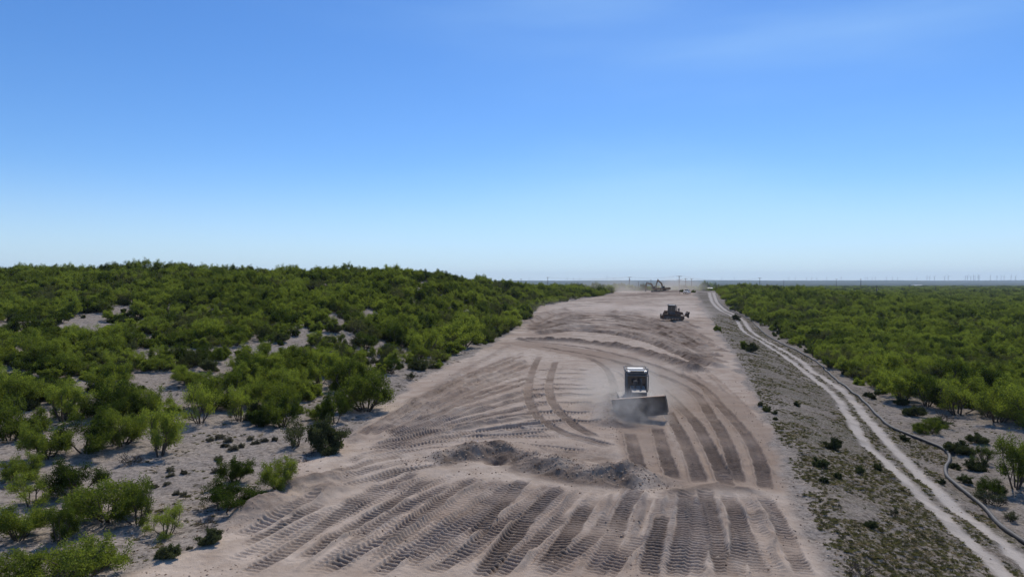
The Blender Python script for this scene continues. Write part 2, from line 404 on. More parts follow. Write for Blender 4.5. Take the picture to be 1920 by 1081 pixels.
# haul lane sweeping down from the upper bend
bare = [[(955, 640), (1100, 662), (1200, 690), (1290, 730), (1350, 800), (1395, 880), (1415, 925)], [(1195, 770), (1215, 840), (1240, 900)]]
stamp(px_poly(bare[0], 1.), width=6.5, depth=.05, tread=.8, fresh=.28, kind='bare', wob=1.)
stamp(px_poly(bare[1], 1.), width=3.4, depth=.06, tread=.8, fresh=.3, kind='bare', wob=.5)
lane = [([(970, 637), (1100, 652), (1200, 676), (1300, 714), (1353, 763), (1395, 809), (1420, 852), (1437, 915)], .8), ([(1010, 648), (1130, 670), (1230, 700), (1300, 735), (1332, 778), (1363, 830), (1385, 905)], .9),
        ([(1240, 728), (1300, 788), (1328, 834), (1349, 876), (1367, 918)], .9), ([(1250, 770), (1285, 830), (1314, 904)], .75), ([(1180, 810), (1184, 825), (1201, 886)], .7),
        ([(1231, 800), (1245, 845), (1262, 895)], .8), ([(1100, 668), (1135, 690), (1152, 730), (1150, 770)], .7), ([(1140, 672), (1180, 690), (1200, 715)], .6)]
for P, fr in lane:
    stamp(px_poly(P), fresh=min(1, fr*1.2), depth=.13, rib=.07, width=.72)
# spoil windrows
stamp(px_poly([(1222, 915), (1185, 902), (1120, 895), (1060, 885), (1000, 868), (960, 852), (930, 847), (900, 850), (850, 856), (800, 862)], .4)[::-1], width=2.1, depth=.40, fresh=1., kind='scarp', wob=1.)
stamp(px_poly([(1222, 922), (1250, 925), (1330, 912), (1440, 925)], .4), width=.8, depth=.12, fresh=.8, kind='ridge', wob=.5)
stamp(px_poly([(965, 636), (1010, 638), (1080, 641), (1180, 655), (1250, 675), (1310, 697)], .6), width=1.9, depth=.55, fresh=1., kind='ridge', wob=.7)
stamp(px_poly([(660, 830), (760, 766), (880, 690), (960, 645)], .6), width=.9, depth=.16, fresh=.4, kind='ridge', wob=.8)
stamp(px_poly([(1148, 800), (1150, 770), (1158, 742)], .4), width=1.3, depth=.45, fresh=1., kind='ridge', wob=.5)
stamp(px_poly([(430, 978), (520, 925), (600, 905), (650, 890)], .4), width=1.2, depth=.3, fresh=.9, kind='ridge', wob=1.)
stamp(px_poly([(985, 606), (1020, 588), (1080, 577)], .6), width=2., depth=.4, fresh=.5, kind='ridge', wob=1.)
stamp(px_poly([(1455, 1000), (1440, 960), (1410, 930)], .4), width=.5, depth=.08, fresh=.4, kind='ridge', wob=.5)
def blob(px, py, r, h, fr):
    c = unproj(px, py); k = int(r*3/GS)
    xi = int((c[0]-GX0)/GS); yi = int((c[1]-GY0)/GS)
    x0, x1, y0, y1 = max(xi-k, 0), min(xi+k, NX), max(yi-k, 0), min(yi+k, NY)
    X, Y = np.meshgrid(GX0+(np.arange(x0, x1)+.5)*GS, GY0+(np.arange(y0, y1)+.5)*GS)
    q = np.hypot(X-c[0], Y-c[1])/r*(.7+.6*vnoise(X*1.5, Y*1.5)); g = np.exp(-q*q)
    ras['h'][y0:y1, x0:x1] += h*g+abs(h)*.8*(fbm(X*2.4, Y*2.4, 3)-.5)*g
    ras['fresh'][y0:y1, x0:x1] = np.maximum(ras['fresh'][y0:y1, x0:x1], g*fr*np.clip(.4+fbm(X*2, Y*2), 0, 1))
    ras['tread'][y0:y1, x0:x1] *= 1-g
blob(930, 846, 1.1, .22, 1.); blob(928, 862, .5, -.45, 1.); blob(880, 852, .9, .35, .9); blob(985, 872, .7, .3, .9); blob(1160, 893, 1.2, .35, .8); blob(1190, 897, .8, .25, 1.)
blob(1060, 878, 1.2, .25, .6); blob(1420, 968, .5, .12, .7); blob(610, 920, 1., .3, .7); blob(500, 955, 1.6, .35, .8); blob(640, 885, .6, .2, .7); blob(738, 1012, .5, .12, .9); blob(1295, 692, 1.5, .2, 1.)
blob(350, 870, 1.8, .5, .25); blob(1050, 848, 1.4, -.15, .6); blob(1110, 855, 1.5, -.12, .7); blob(1260, 905, 1.6, -.1, .6)
# little pits, clods and scrapes everywhere
_X, _Y = np.meshgrid(GX0+(np.arange(NX)+.5)*GS, GY0+(np.arange(NY)+.5)*GS)
for j in range(0, NY, 400):
    x = _X[j:j+400]; y = _Y[j:j+400]
    f3 = vnoise(x*5.1, y*5.1)*.6+vnoise(x*9.7+3, y*9.7)*.4; f1 = vnoise(x*.8+50, y*.8)
    ras['h'][j:j+400] += ((f3-.5)*.035+(f1-.5)*.10).astype(np.float32)
del _X, _Y
# wheel ruts of the access road
LRUT = [(1329, 546), (1335, 565), (1352, 582), (1371, 591), (1384, 604), (1394, 620), (1423, 637), (1452, 656), (1481, 675), (1507, 695), (1518, 703), (1568, 746), (1592, 781), (1617, 823), (1673, 876), (1723, 925), (1772, 971), (1829, 1024), (1878, 1073), (1940, 1140)]
RRUT = [(1337, 546), (1344, 565), (1361, 582), (1381, 591), (1397, 604), (1408, 620), (1442, 641), (1474, 659), (1500, 675), (1526, 698), (1543, 707), (1592, 742), (1638, 798), (1687, 851), (1733, 897), (1776, 936), (1828, 978), (1881, 1020), (1917, 1052), (1990, 1120)]
PIPE = [(1342, 552), (1348, 566), (1365, 580), (1397, 595), (1416, 609), (1429, 622), (1452, 637), (1481, 651), (1510, 666), (1539, 685), (1558, 703), (1584, 724), (1616, 750), (1650, 785), (1671, 802), (1703, 816), (1738, 829), (1766, 841), (1779, 853), (1780, 866), (1773, 880), (1777, 896), (1798, 915), (1826, 940), (1854, 964), (1883, 993), (1920, 1019), (2010, 1080)]
lrut, rrut, pipe_c = px_poly(LRUT, .6), px_poly(RRUT, .6), px_poly(PIPE, .35)
def near_dist(X, Y, P):
    "distance to a course that runs along Y, from its X at that Y"
    o = np.argsort(P[:, 1]); x = np.interp(Y, P[o, 1], P[o, 0]); T = np.gradient(P[o], axis=0)
    c = np.abs(T[:, 1])/(np.hypot(T[:, 0], T[:, 1])+1e-9)
    return (X-x)*np.interp(Y, P[o, 1], c)
THICK = px_poly([(1346, 549), (1372, 574), (1426, 605), (1490, 645), (1545, 681), (1602, 714), (1665, 742), (1780, 775), (1890, 800), (1990, 850), (2120, 930)], 2.)
mips = {}
for k in ras:
    lv = [ras[k]]
    for _ in range(5):
        a = lv[-1]; a = a[:a.shape[0]//2*2, :a.shape[1]//2*2]
        lv.append((a[::2, ::2]+a[1::2, ::2]+a[::2, 1::2]+a[1::2, 1::2])/4)
    mips[k] = lv
def sample(k, X, Y, lv):
    out = np.zeros(X.shape, np.float64)
    for L in range(6):
        m = (lv == L)
        if not m.any(): continue
        a = mips[k][L]; g = GS*2**L
        fx = (X[m]-GX0)/g-.5; fy = (Y[m]-GY0)/g-.5
        ins = (fx > 0) & (fy > 0) & (fx < a.shape[1]-1.001) & (fy < a.shape[0]-1.001)
        fx = np.clip(fx, 0, a.shape[1]-1.001); fy = np.clip(fy, 0, a.shape[0]-1.001)
        ix = fx.astype(int); iy = fy.astype(int); fx = fx-ix; fy = fy-iy
        v = (a[iy, ix]*(1-fx)+a[iy, ix+1]*fx)*(1-fy)+(a[iy+1, ix]*(1-fx)+a[iy+1, ix+1]*fx)*fy
        out[m] = v*ins
    return out
MOUNDS = [(81, 336, 6, 4, 1.0), (69, 342, 5, 4, .8), (74, 322, 12, 5, .5), (60, 300, 14, 4, .5), (88, 345, 4, 3, .9)]
def inside_corr(X, Y):
    w = (fbm(X*.35, Y*.35+60, 3)-.5)*2.6*(.5+np.clip(Y/120., 0, 2.))
    a = sm(-.35, .5, X-XL(Y)+w)*sm(-.35, .5, XR(Y)-X+w*.8)
    return a*(1-sm(395, 430, Y))
def surf(X, Y, lv=None):
    "height and soil attributes of the ground sheet"
    if lv is None: lv = np.zeros(X.shape, int)
    z = terrain(X, Y); c = inside_corr(X, Y)
    A = {k: sample(k, X, Y, lv) for k in ('h', 'tread', 'fresh', 'bare')}
    hk = np.clip(c*1.3, 0.25, 1)
    z = z+A['h']*hk
    dl = near_dist(X, Y, lrut); dr = near_dist(X, Y, rrut); far = sm(318, 340, Y)
    wv = (fbm(X*.9, Y*.9, 4)-.5)*.6; g = 1+Y/420.
    rut = np.clip(.45+1.1*fbm(X*.8+2, Y*.8, 3), 0, 1)*np.maximum(np.exp(-((dl+wv)/(.42*g))**4), np.exp(-((dr+wv)/(.42*g))**4))*(1-far)*(Y > 14)
    z = z-rut*.09
    off = 1-c
    lump = fbm(X*.9+4, Y*.9, 4)-.5
    z = z+off*(1-rut)*lump*.28*(1-sm(150, 400, Y))
    for mx, my, ma, mb, mh in MOUNDS:
        g_ = np.exp(-((X-mx)/ma)**2-((Y-my)/mb)**2); z = z+mh*g_; A['fresh'] = np.maximum(A['fresh'], g_*.9)
    up = sm(95, 150, Y)*c; st_ = fbm(X/7.+Y/30., Y/2.2, 4)
    A['fresh'] = np.maximum(A['fresh'], up*.6*sm(.52, .70, st_)); z = z+up*(st_-.5)*.22*(1-sm(300, 420, Y))
    er = X-XR(Y)
    mid = ((dl > 0) & (dr < 0)).astype(float)
    veg = sm(.3, 2.2, er)*(Y < 330)*(1-rut)
    pd = near_dist(X, Y, pipe_c)
    veg = veg*(1-.55*sm(-.3, .8, pd))*np.clip(fbm(X*.22+8, Y*.22, 3)*2.-.25, .1, 1)
    return z, {'corr': c, 'tread': A['tread']*c, 'fresh': A['fresh']*np.clip(c*1.3, 0, 1), 'bare': A['bare']*c, 'rut': rut, 'veg': veg*off}

def build_ground(mat):
    rows = [17.]
    while rows[-1] < 14000:
        r = rows[-1]; rows.append(r+min(max(.042, .05*(r/45.)**2), .02*r))
    rows = np.array(rows); NA = 1250
    th = np.linspace(R(-43), R(43), NA)
    Rr, T = np.meshgrid(rows, th, indexing='ij')
    X = (Rr*np.sin(T)).ravel(); Y = (Rr*np.cos(T)).ravel()
    dr = np.gradient(rows)*.55; lv = np.clip(np.round(np.log2(np.maximum(dr, GS)/GS)), 0, 5).astype(int)
    lv = np.repeat(lv, NA)
    z, A = surf(X, Y, lv)
    n = len(rows)
    i = np.arange(n-1)[:, None]*NA+np.arange(NA-1)[None, :]
    F1 = np.stack([i, i+1, i+NA+1, i+NA], -1).reshape(-1, 4)[:, ::-1]
    V1 = np.stack([X, Y, z], 1)
    # the rest of the sheet, behind and beside the view
    rows2 = np.concatenate([[0.5, 4, 8, 12], rows[::12], rows[-1:]]); th2 = np.linspace(R(43), R(317), 150)
    R2, T2 = np.meshgrid(rows2, th2, indexing='ij')
    X2 = (R2*np.sin(T2)).ravel(); Y2 = (R2*np.cos(T2)).ravel(); z2, A2 = surf(X2, Y2)
    j = np.arange(len(rows2)-1)[:, None]*150+np.arange(149)[None, :]
    F2 = np.stack([j, j+1, j+151, j+150], -1).reshape(-1, 4)[:, ::-1]+len(V1)
    rows3 = np.array([.5, 4, 8, 12, 17.]); th3 = np.linspace(R(-43), R(43), 60)
    R3, T3 = np.meshgrid(rows3, th3, indexing='ij'); X3 = (R3*np.sin(T3)).ravel(); Y3 = (R3*np.cos(T3)).ravel(); z3, A3 = surf(X3, Y3)
    j = np.arange(4)[:, None]*60+np.arange(59)[None, :]
    F3 = np.stack([j, j+1, j+61, j+60], -1).reshape(-1, 4)[:, ::-1]+len(V1)+len(X2)
    V = np.concatenate([V1, np.stack([X2, Y2, z2], 1), np.stack([X3, Y3, z3], 1)]).astype(np.float32)
    F = np.concatenate([F1, F2, F3]).astype(np.int32)
    me = bpy.data.meshes.new('ground'); me.vertices.add(len(V)); me.vertices.foreach_set('co', V.ravel())
    me.loops.add(F.size); me.loops.foreach_set('vertex_index', F.ravel()); me.polygons.add(len(F))
    me.polygons.foreach_set('loop_start', np.arange(0, F.size, 4, dtype=np.int32))
    me.polygons.foreach_set('use_smooth', np.ones(len(F), bool))
    me.update(calc_edges=True)
    for k in A:
        at = me.attributes.new(k, 'FLOAT', 'POINT'); at.data.foreach_set('value', np.concatenate([A[k], A2[k], A3[k]]).astype(np.float32))
    me.materials.append(mat)
    o = bpy.data.objects.new('ground', me); COL.objects.link(o)
    tag(o, 'pale sandy ground with a scraped strip and scrub either side', kind='structure'); return o

def ground_mat():
    t = NT('sandy_soil'); p = t.pos()
    corr, tread, fresh, bare, rut, veg = (t.attr(k) for k in ('corr', 'tread', 'fresh', 'bare', 'rut', 'veg'))
    sep = t.n('ShaderNodeSeparateXYZ', {'Vector': p}); yy = sep.outputs[1]
    nb = t.noise(.06, 4, .6, p); nm = t.noise(.7, 5, .65, p); nf = t.noise(6., 5, .7, p); nv = t.noise(24., 3, .7, p)
    # scraped soil: pinkish pale crust with browner patches
    c_s = t.mix(t.ramp(nm, [(.3, 0.), (.72, 1.)]), (.385, .302, .236), (.57, .475, .39))
    c_s = t.mix(t.math('MULTIPLY', t.ramp(nb, [(.42, 0.), (.62, 1.)]), .5), c_s, (.30, .215, .16))
    c_s = t.mix(t.math('MULTIPLY', bare, .7), c_s, t.mix(nm, (.34, .25, .185), (.43, .335, .26)))
    dark = t.mix(nf, (.07, .047, .034), (.155, .11, .082))  # turned soil colour, also laid in as shade of ribs and scarp
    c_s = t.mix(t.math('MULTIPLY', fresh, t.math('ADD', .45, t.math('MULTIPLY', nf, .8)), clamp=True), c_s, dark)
    # untouched sand among the brush: cooler grey-pink, pebbly litter
    c_w = t.mix(t.ramp(nf, [(.35, 0.), (.65, 1.)]), (.21, .178, .152), (.40, .345, .295))
    lit = t.ramp(t.noise(2.3, 6, .75, p), [(.5, 0.), (.62, 1.)])
    c_w = t.mix(t.math('MULTIPLY', lit, .8), c_w, (.13, .11, .09))
    gv = t.ramp(t.noise(9., 4, .75, p), [(.42, 0.), (.55, 1.)])
    vegc = t.mix(t.ramp(t.noise(.45, 4, .6, p), [(.4, 0.), (.62, 1.)]), (.105, .086, .064), (.07, .07, .035))
    c_w = t.mix(t.math('MULTIPLY', t.math('MULTIPLY', veg, 1.), t.math('ADD', t.math('MULTIPLY', gv, .85), .02), clamp=True), c_w, vegc)
    c_w = t.mix(rut, c_w, t.mix(nf, (.42, .37, .32), (.56, .50, .44)))
    # the plain beyond the modelled scrub is brush-covered
    ff = t.n('ShaderNodeMapRange', {0: yy, 1: 380., 2: 1100., 3: 0., 4: 1.}).outputs[0]
    st = t.n('ShaderNodeMapping', {'Vector': p, 'Scale': (.0035, .0012, 0.)}).outputs[0]
    fn = t.noise(1., 7, .7, st); fn2 = t.noise(.03, 6, .75, p)
    green = t.mix(t.ramp(fn2, [(.35, 0.), (.65, 1.)]), (.022, .034, .014), (.075, .082, .038))
    green = t.mix(t.ramp(fn, [(.60, 0.), (.67, 1.)]), green, (.26, .23, .18))
    c_w = t.mix(ff, c_w, green)
    c = t.mix(corr, c_w, c_s)
    b = t.n('ShaderNodeBsdfDiffuse', {'Color': c, 'Roughness': .6})
    h = t.math('ADD', t.math('MULTIPLY', nf, .5), t.math('MULTIPLY', nv, .22))
    h = t.math('ADD', h, t.math('MULTIPLY', nm, .9))
    bp = t.n('ShaderNodeBump', {'Height': h, 'Strength': .75, 'Distance': .12})
    t.link(bp.outputs[0], b.inputs['Normal']); t.link(b.outputs[0], t.out.inputs['Surface'])
    return t.m
ground = build_ground(ground_mat())
for k in list(ras): del ras[k]
def gz(x, y):
    z, _ = surf(np.array([float(x)]), np.array([float(y)])); return float(z[0])

# ------------------------------------------------------------------ plants
M_leaf = leaf_mat('mesquite_leaves', (.032, .052, .014), (.19, .235, .052), .45)
M_leaf_dark = leaf_mat('shrub_leaves', (.035, .045, .025), (.085, .10, .05), .25)
M_bark = bark_mat('grey_bark')
M_dry = leaf_mat('dry_grass', (.10, .085, .06), (.23, .19, .13), .25)
M_tuft = leaf_mat('ground_cover_leaves', (.06, .058, .045), (.14, .135, .075), .3)

def grow(rs, H, W, stems, lean=1.):
    "branch skeleton: list of (points, radii) and the twig tips that carry leaves"
    br, tips = [], []
    def branch(p, d, L, r, lev):
        n = 4; pts = [p]; q = p.copy(); dd = d.copy()
        for i in range(n):
            dd = dd+rs.randn(3)*.17+np.array([0, 0, .05 if lev < 2 else -.02]); dd /= np.linalg.norm(dd)
            q = q+dd*L/n; pts.append(q.copy())
            if lev >= 1 and i >= 1: tips.append((q.copy(), lev))
        br.append((np.array(pts), np.linspace(r, r*.5, n+1)))
        if lev < 3:
            for k in range(3 if lev < 2 else 2):
                s = pts[rs.randint(2, n+1)]; nd = dd+rs.randn(3)*.55; nd[2] = abs(nd[2])*.55+.04; nd /= np.linalg.norm(nd)
                branch(s, nd, L*(.55+.25*rs.rand()), r*.5, lev+1)
    for k in range(stems):
        a = 2*PI*(k+rs.rand()*.7)/stems; o = lean*(.5+.7*rs.rand())
        d = np.array([math.cos(a)*o, math.sin(a)*o, 1.]); d /= np.linalg.norm(d)
        branch(np.array([math.cos(a)*.07, math.sin(a)*.07, -.1]), d, .62, .05, 0)
    P = np.array([t[0] for t in tips]); s = np.array([W/2/np.percentile(np.hypot(P[:, 0], P[:, 1]), 94)]*2+[H/np.percentile(P[:, 2], 97)])
    br = [(p*s, r*(s[2]*.5)) for p, r in br]
    return br, P*s
def leaves(rs, tips, per, cr, lsize, droop=-.35, sq=.9):
    "feathery sprays of narrow leaflets round every twig tip"
    n = len(tips)*per
    c = np.repeat(tips, per, axis=0); off = rs.randn(n, 3); off /= np.linalg.norm(off, axis=1)[:, None]
    off *= (rs.rand(n, 1)**.45)*cr; off[:, 2] *= sq; P = c+off
    ax = off/(np.linalg.norm(off, axis=1)[:, None]+1e-6)+rs.randn(n, 3)*.6; ax[:, 2] -= droop; ax /= np.linalg.norm(ax, axis=1)[:, None]
    up = rs.randn(n, 3); w = np.cross(ax, up); w /= np.linalg.norm(w, axis=1)[:, None]
    L = lsize*(.6+.8*rs.rand(n, 1)); Wd = L*(.16+.14*rs.rand(n, 1))
    keep = P[:, 2] > .05
    a = P-ax*L*.5; b = P+w*Wd; c2 = P+ax*L*.5; d = P-w*Wd
    V = np.stack([a, b, c2, d], 1)[keep].reshape(-1, 3); m = len(V)//4
    return V, np.arange(m*4).reshape(m, 4)
def fast_mesh(name, parts):
    "parts: (V, quads F, material)"
    V = np.concatenate([p[0] for p in parts]).astype(np.float32); o = 0; Fs = []; mi = []
    for k, p in enumerate(parts):
        Fs.append(np.asarray(p[1])+o); mi.append(np.full(len(p[1]), k)); o += len(p[0])
    F = np.concatenate(Fs).astype(np.int32); mi = np.concatenate(mi).astype(np.int32)
    me = bpy.data.meshes.new(name); me.vertices.add(len(V)); me.vertices.foreach_set('co', V.ravel())
    me.loops.add(F.size); me.loops.foreach_set('vertex_index', F.ravel()); me.polygons.add(len(F))
    me.polygons.foreach_set('loop_start', np.arange(0, F.size, 4, dtype=np.int32)); me.polygons.foreach_set('material_index', mi)
    me.update(calc_edges=True)
    for p in parts: me.materials.append(p[2])
    return me
def bark_quads(br, seg=5, rmin=.008):
    V, F, n = [], [], 0
    for pts, rad in br:
        mb = MB().tube(pts, np.maximum(rad, rmin), seg, cap=False); v = np.concatenate(mb.v); V.append(v); F += [tuple(i+n for i in f) for f in mb.f]; n += len(v)
    return np.concatenate(V), np.array(F)
def proto(seed, H, W, stems, per, cr, ls, leafm, barkm=None, lean=1., keep=1., rmin=.008, low=.10):
    rs = np.random.RandomState(seed); br, tips = grow(rs, H, W, stems, lean)
    tips = tips[tips[:, 2] > H*low]
    if keep < 1: tips = tips[rs.rand(len(tips)) < keep]
    V, F = leaves(rs, tips, per, cr, ls); bv, bf = bark_quads(br, rmin=rmin)
    bm_ = barkm or M_bark
    return fast_mesh('crown', [(V, F, leafm)]), fast_mesh('trunk', [(bv, bf, bm_)]), fast_mesh('tree', [(V, F, leafm), (bv, bf, bm_)])
M_olive = leaf_mat('olive_brush_leaves', (.045, .058, .026), (.125, .135, .06), .35)
TREES = [proto(11, 2.5, 4.3, 6, 30, .33, .105, M_leaf), proto(12, 2.2, 3.8, 8, 25, .31, .105, M_leaf, lean=1.3), proto(13, 3.1, 4.0, 5, 36, .36, .11, M_leaf, lean=.9, low=.12),
         proto(14, 2.0, 4.4, 9, 24, .31, .105, M_leaf, lean=1.7), proto(15, 2.6, 3.6, 6, 22, .32, .10, M_leaf, keep=.65, low=.08), proto(16, 2.2, 4.0, 10, 22, .32, .105, M_leaf, lean=1.4),
         proto(17, 1.9, 3.6, 9, 20, .26, .095, M_olive, lean=1.4), proto(18, 2.5, 3.4, 6, 13, .28, .095, M_olive, keep=.6)]
M_sage = leaf_mat('grey_sage_leaves', (.075, .072, .062), (.17, .16, .135), .25)
SAGE = [proto(35, .7, 1.3, 10, 16, .14, .07, M_sage, rmin=.004, lean=1.3), proto(36, .8, 1.4, 9, 12, .15, .07, M_sage, rmin=.004)]
SHRUBS = [proto(31, 1.0, 1.5, 9, 14, .16, .09, M_leaf_dark, rmin=.005), proto(32, .8, 1.6, 10, 14, .15, .09, M_leaf_dark, lean=1.4, rmin=.005),
          proto(33, 1.3, 1.7, 7, 7, .16, .08, M_leaf_dark, keep=.6, rmin=.006)]
GSHRUBS = [proto(41, 1.2, 1.7, 7, 18, .2, .11, M_leaf, rmin=.005), proto(42, .9, 1.6, 8, 16, .18, .10, M_leaf, lean=1.4, rmin=.005)]
# dead brush: twigs only
_rs = np.random.RandomState(50); _br, _ = grow(_rs, .9, 1.7, 7, 1.3); _v, _f = bark_quads(_br, rmin=.01); DEAD = fast_mesh('branch', [(_v, _f, M_bark)])

def plant(name, meshes, x, y, s, label, cat, group=None, rz=None, sz=1., sink=.04):
    e = empty(name, (x, y, gz(x, y)-sink), rng.rand()*6.28 if rz is None else rz, s); e.scale = (s, s, s*sz)
    for nm, me in zip(('crown', 'trunk'), meshes[:2]):
        o = bpy.data.objects.new(nm, me); COL.objects.link(o); o.parent = e
    return tag(e, label, cat, group)
placed = []
def hand_tree(px, py, w, h, label, kind=0, name='mesquite_tree', cat='tree', lib=None, group=None):
    p = unproj(px, py); fw = p[1]; lib = lib or TREES; me = lib[kind % len(lib)]
    dim = me[2]; co = np.empty(len(dim.vertices)*3, np.float32); dim.vertices.foreach_get('co', co); co = co.reshape(-1, 3)
    W = co[:, 0].max()-co[:, 0].min(); Hh = co[:, 2].max()
    s = w*fw/1280./W; sz = (h*fw/1280./Hh)/s
    placed.append((p[0], p[1], w*fw/1280*.5))
    return plant(name, me, p[0], p[1], s, label, cat, group, sz=min(max(sz, .6), 1.5))
HT = [ # base x, base y, width, height in the photo, look, prototype
 (60, 945, 90, 70, 'small green mesquite on the pale sand by the left frame edge, above the lowest brush', 4),
 (140, 930, 115, 85, 'upright bright green mesquite at the upper left of the lower left clump', 0),
 (205, 975, 165, 95, 'widest green mesquite in the clump on the lower left sand', 5),
 (258, 985, 80, 85, 'thin leaning mesquite on the right side of the lower left clump', 4),
 (35, 1010, 130, 85, 'dense mesquite cut by the left frame edge near the bottom corner', 1),
 (115, 1020, 90, 95, 'loose dark-stemmed mesquite between the corner brush and the lower left clump', 2),
 (312, 1000, 78, 66, 'lone feathery mesquite with bare stems showing, right of the lower left clump', 4),
 (150, 1085, 200, 95, 'broad low mesquite spreading along the bottom edge of the photo', 3),
 (15, 1100, 140, 85, 'green mesquite filling the bottom left corner', 5),
 (440, 905, 80, 62, 'rounded bright mesquite behind the wide one at the edge of the scraped soil', 1),
 (422, 955, 125, 66, 'wide mesquite with a dark shadow under it beside the scraped soil', 0),
 (520, 920, 75, 68, 'compact mesquite standing on the edge of the scraped strip above the spoil heap', 5),
 (300, 852, 120, 115, 'tall airy mesquite at the top of the bare sand patch', 2),
 (375, 795, 70, 90, 'mesquite with a dark forked trunk in plain view behind the bare sand patch', 4),
 (236, 752, 62, 46, 'lone umbrella-shaped mesquite on a small sand opening', 3),
 (450, 790, 60, 75, 'bright narrow mesquite between the forked trunk and the dark shrub', 4),
 (40, 900, 80, 60, 'mesquite low on the left frame edge above the white sand tongue', 5),
 (85, 860, 110, 80, 'dense mesquite by the left edge just above the sand tongue', 1),
 (165, 850, 120, 95, 'leafy mesquite in the dark brush left of the tall airy one', 0),
 (230, 835, 100, 80, 'rounded mesquite directly left of the tall airy one', 5),
 (20, 820, 130, 90, 'dark mesquite at the left frame edge in the middle of the slope', 3),
 (120, 790, 120, 90, 'mesquite in the dark brush left of the lone umbrella-shaped one', 2),
 (530, 800, 80, 75, 'bushy mesquite behind the dark shrub near the strip edge', 1),
 (685, 770, 120, 90, 'large dense mesquite whose crown overhangs the edge of the scraped strip', 5),
 (625, 795, 70, 66, 'smaller mesquite just left of the dense one at the strip edge', 0),
 (650, 738, 110, 80, 'tall mesquite behind the dense one at the strip edge', 2),
 (870, 650, 90, 66, 'rounded mesquite on the bend of the strip edge', 0),
 (800, 668, 80, 62, 'mesquite with bare lower stems beside the bend of the strip edge', 2),
 (925, 628, 60, 46, 'lighter green mesquite by the strip edge past the bend', 4),
 (640, 512, 30, 30, 'tallest tuft-topped tree on the hill crest', 2),
 (692, 510, 30, 26, 'spiky second tree on the hill crest, right of the tallest', 4),
 (1692, 752, 92, 62, 'bright mesquite at the front corner of the right thicket', 1),
 (1738, 762, 84, 72, 'mesquite with visible trunk, second from the front corner of the right thicket', 2),
 (1795, 775, 100, 70, 'light green mesquite with bare twigs under it in the right thicket front', 4),
 (1742, 812, 66, 36, 'low bright mesquite bush on the sand between the hose and the thicket', 3),
 (1905, 915, 110, 120, 'big dark-trunked mesquite at the right frame edge', 2),
 (1870, 790, 110, 90, 'full mesquite in the right thicket near the frame edge', 0),
 (1925, 800, 110, 90, 'mesquite cut by the right frame edge halfway down the thicket', 5),
 (1840, 745, 90, 70, 'mesquite behind the bright front row of the right thicket', 1),
 (1845, 868, 44, 44, 'thin pale mesquite sapling farther right than the bend in the hose', 4),
 (1858, 925, 60, 40, 'low green mesquite on open sand left of the dark-trunked one', 3),
 (1555, 690, 34, 26, 'small round mesquite standing alone between hose and thicket', 1),
 (1655, 705, 70, 56, 'leafy mesquite on the thicket edge above the open sand', 5),
]
for px, py, w, h, lab, k in HT: hand_tree(px, py, w, h, lab, k)
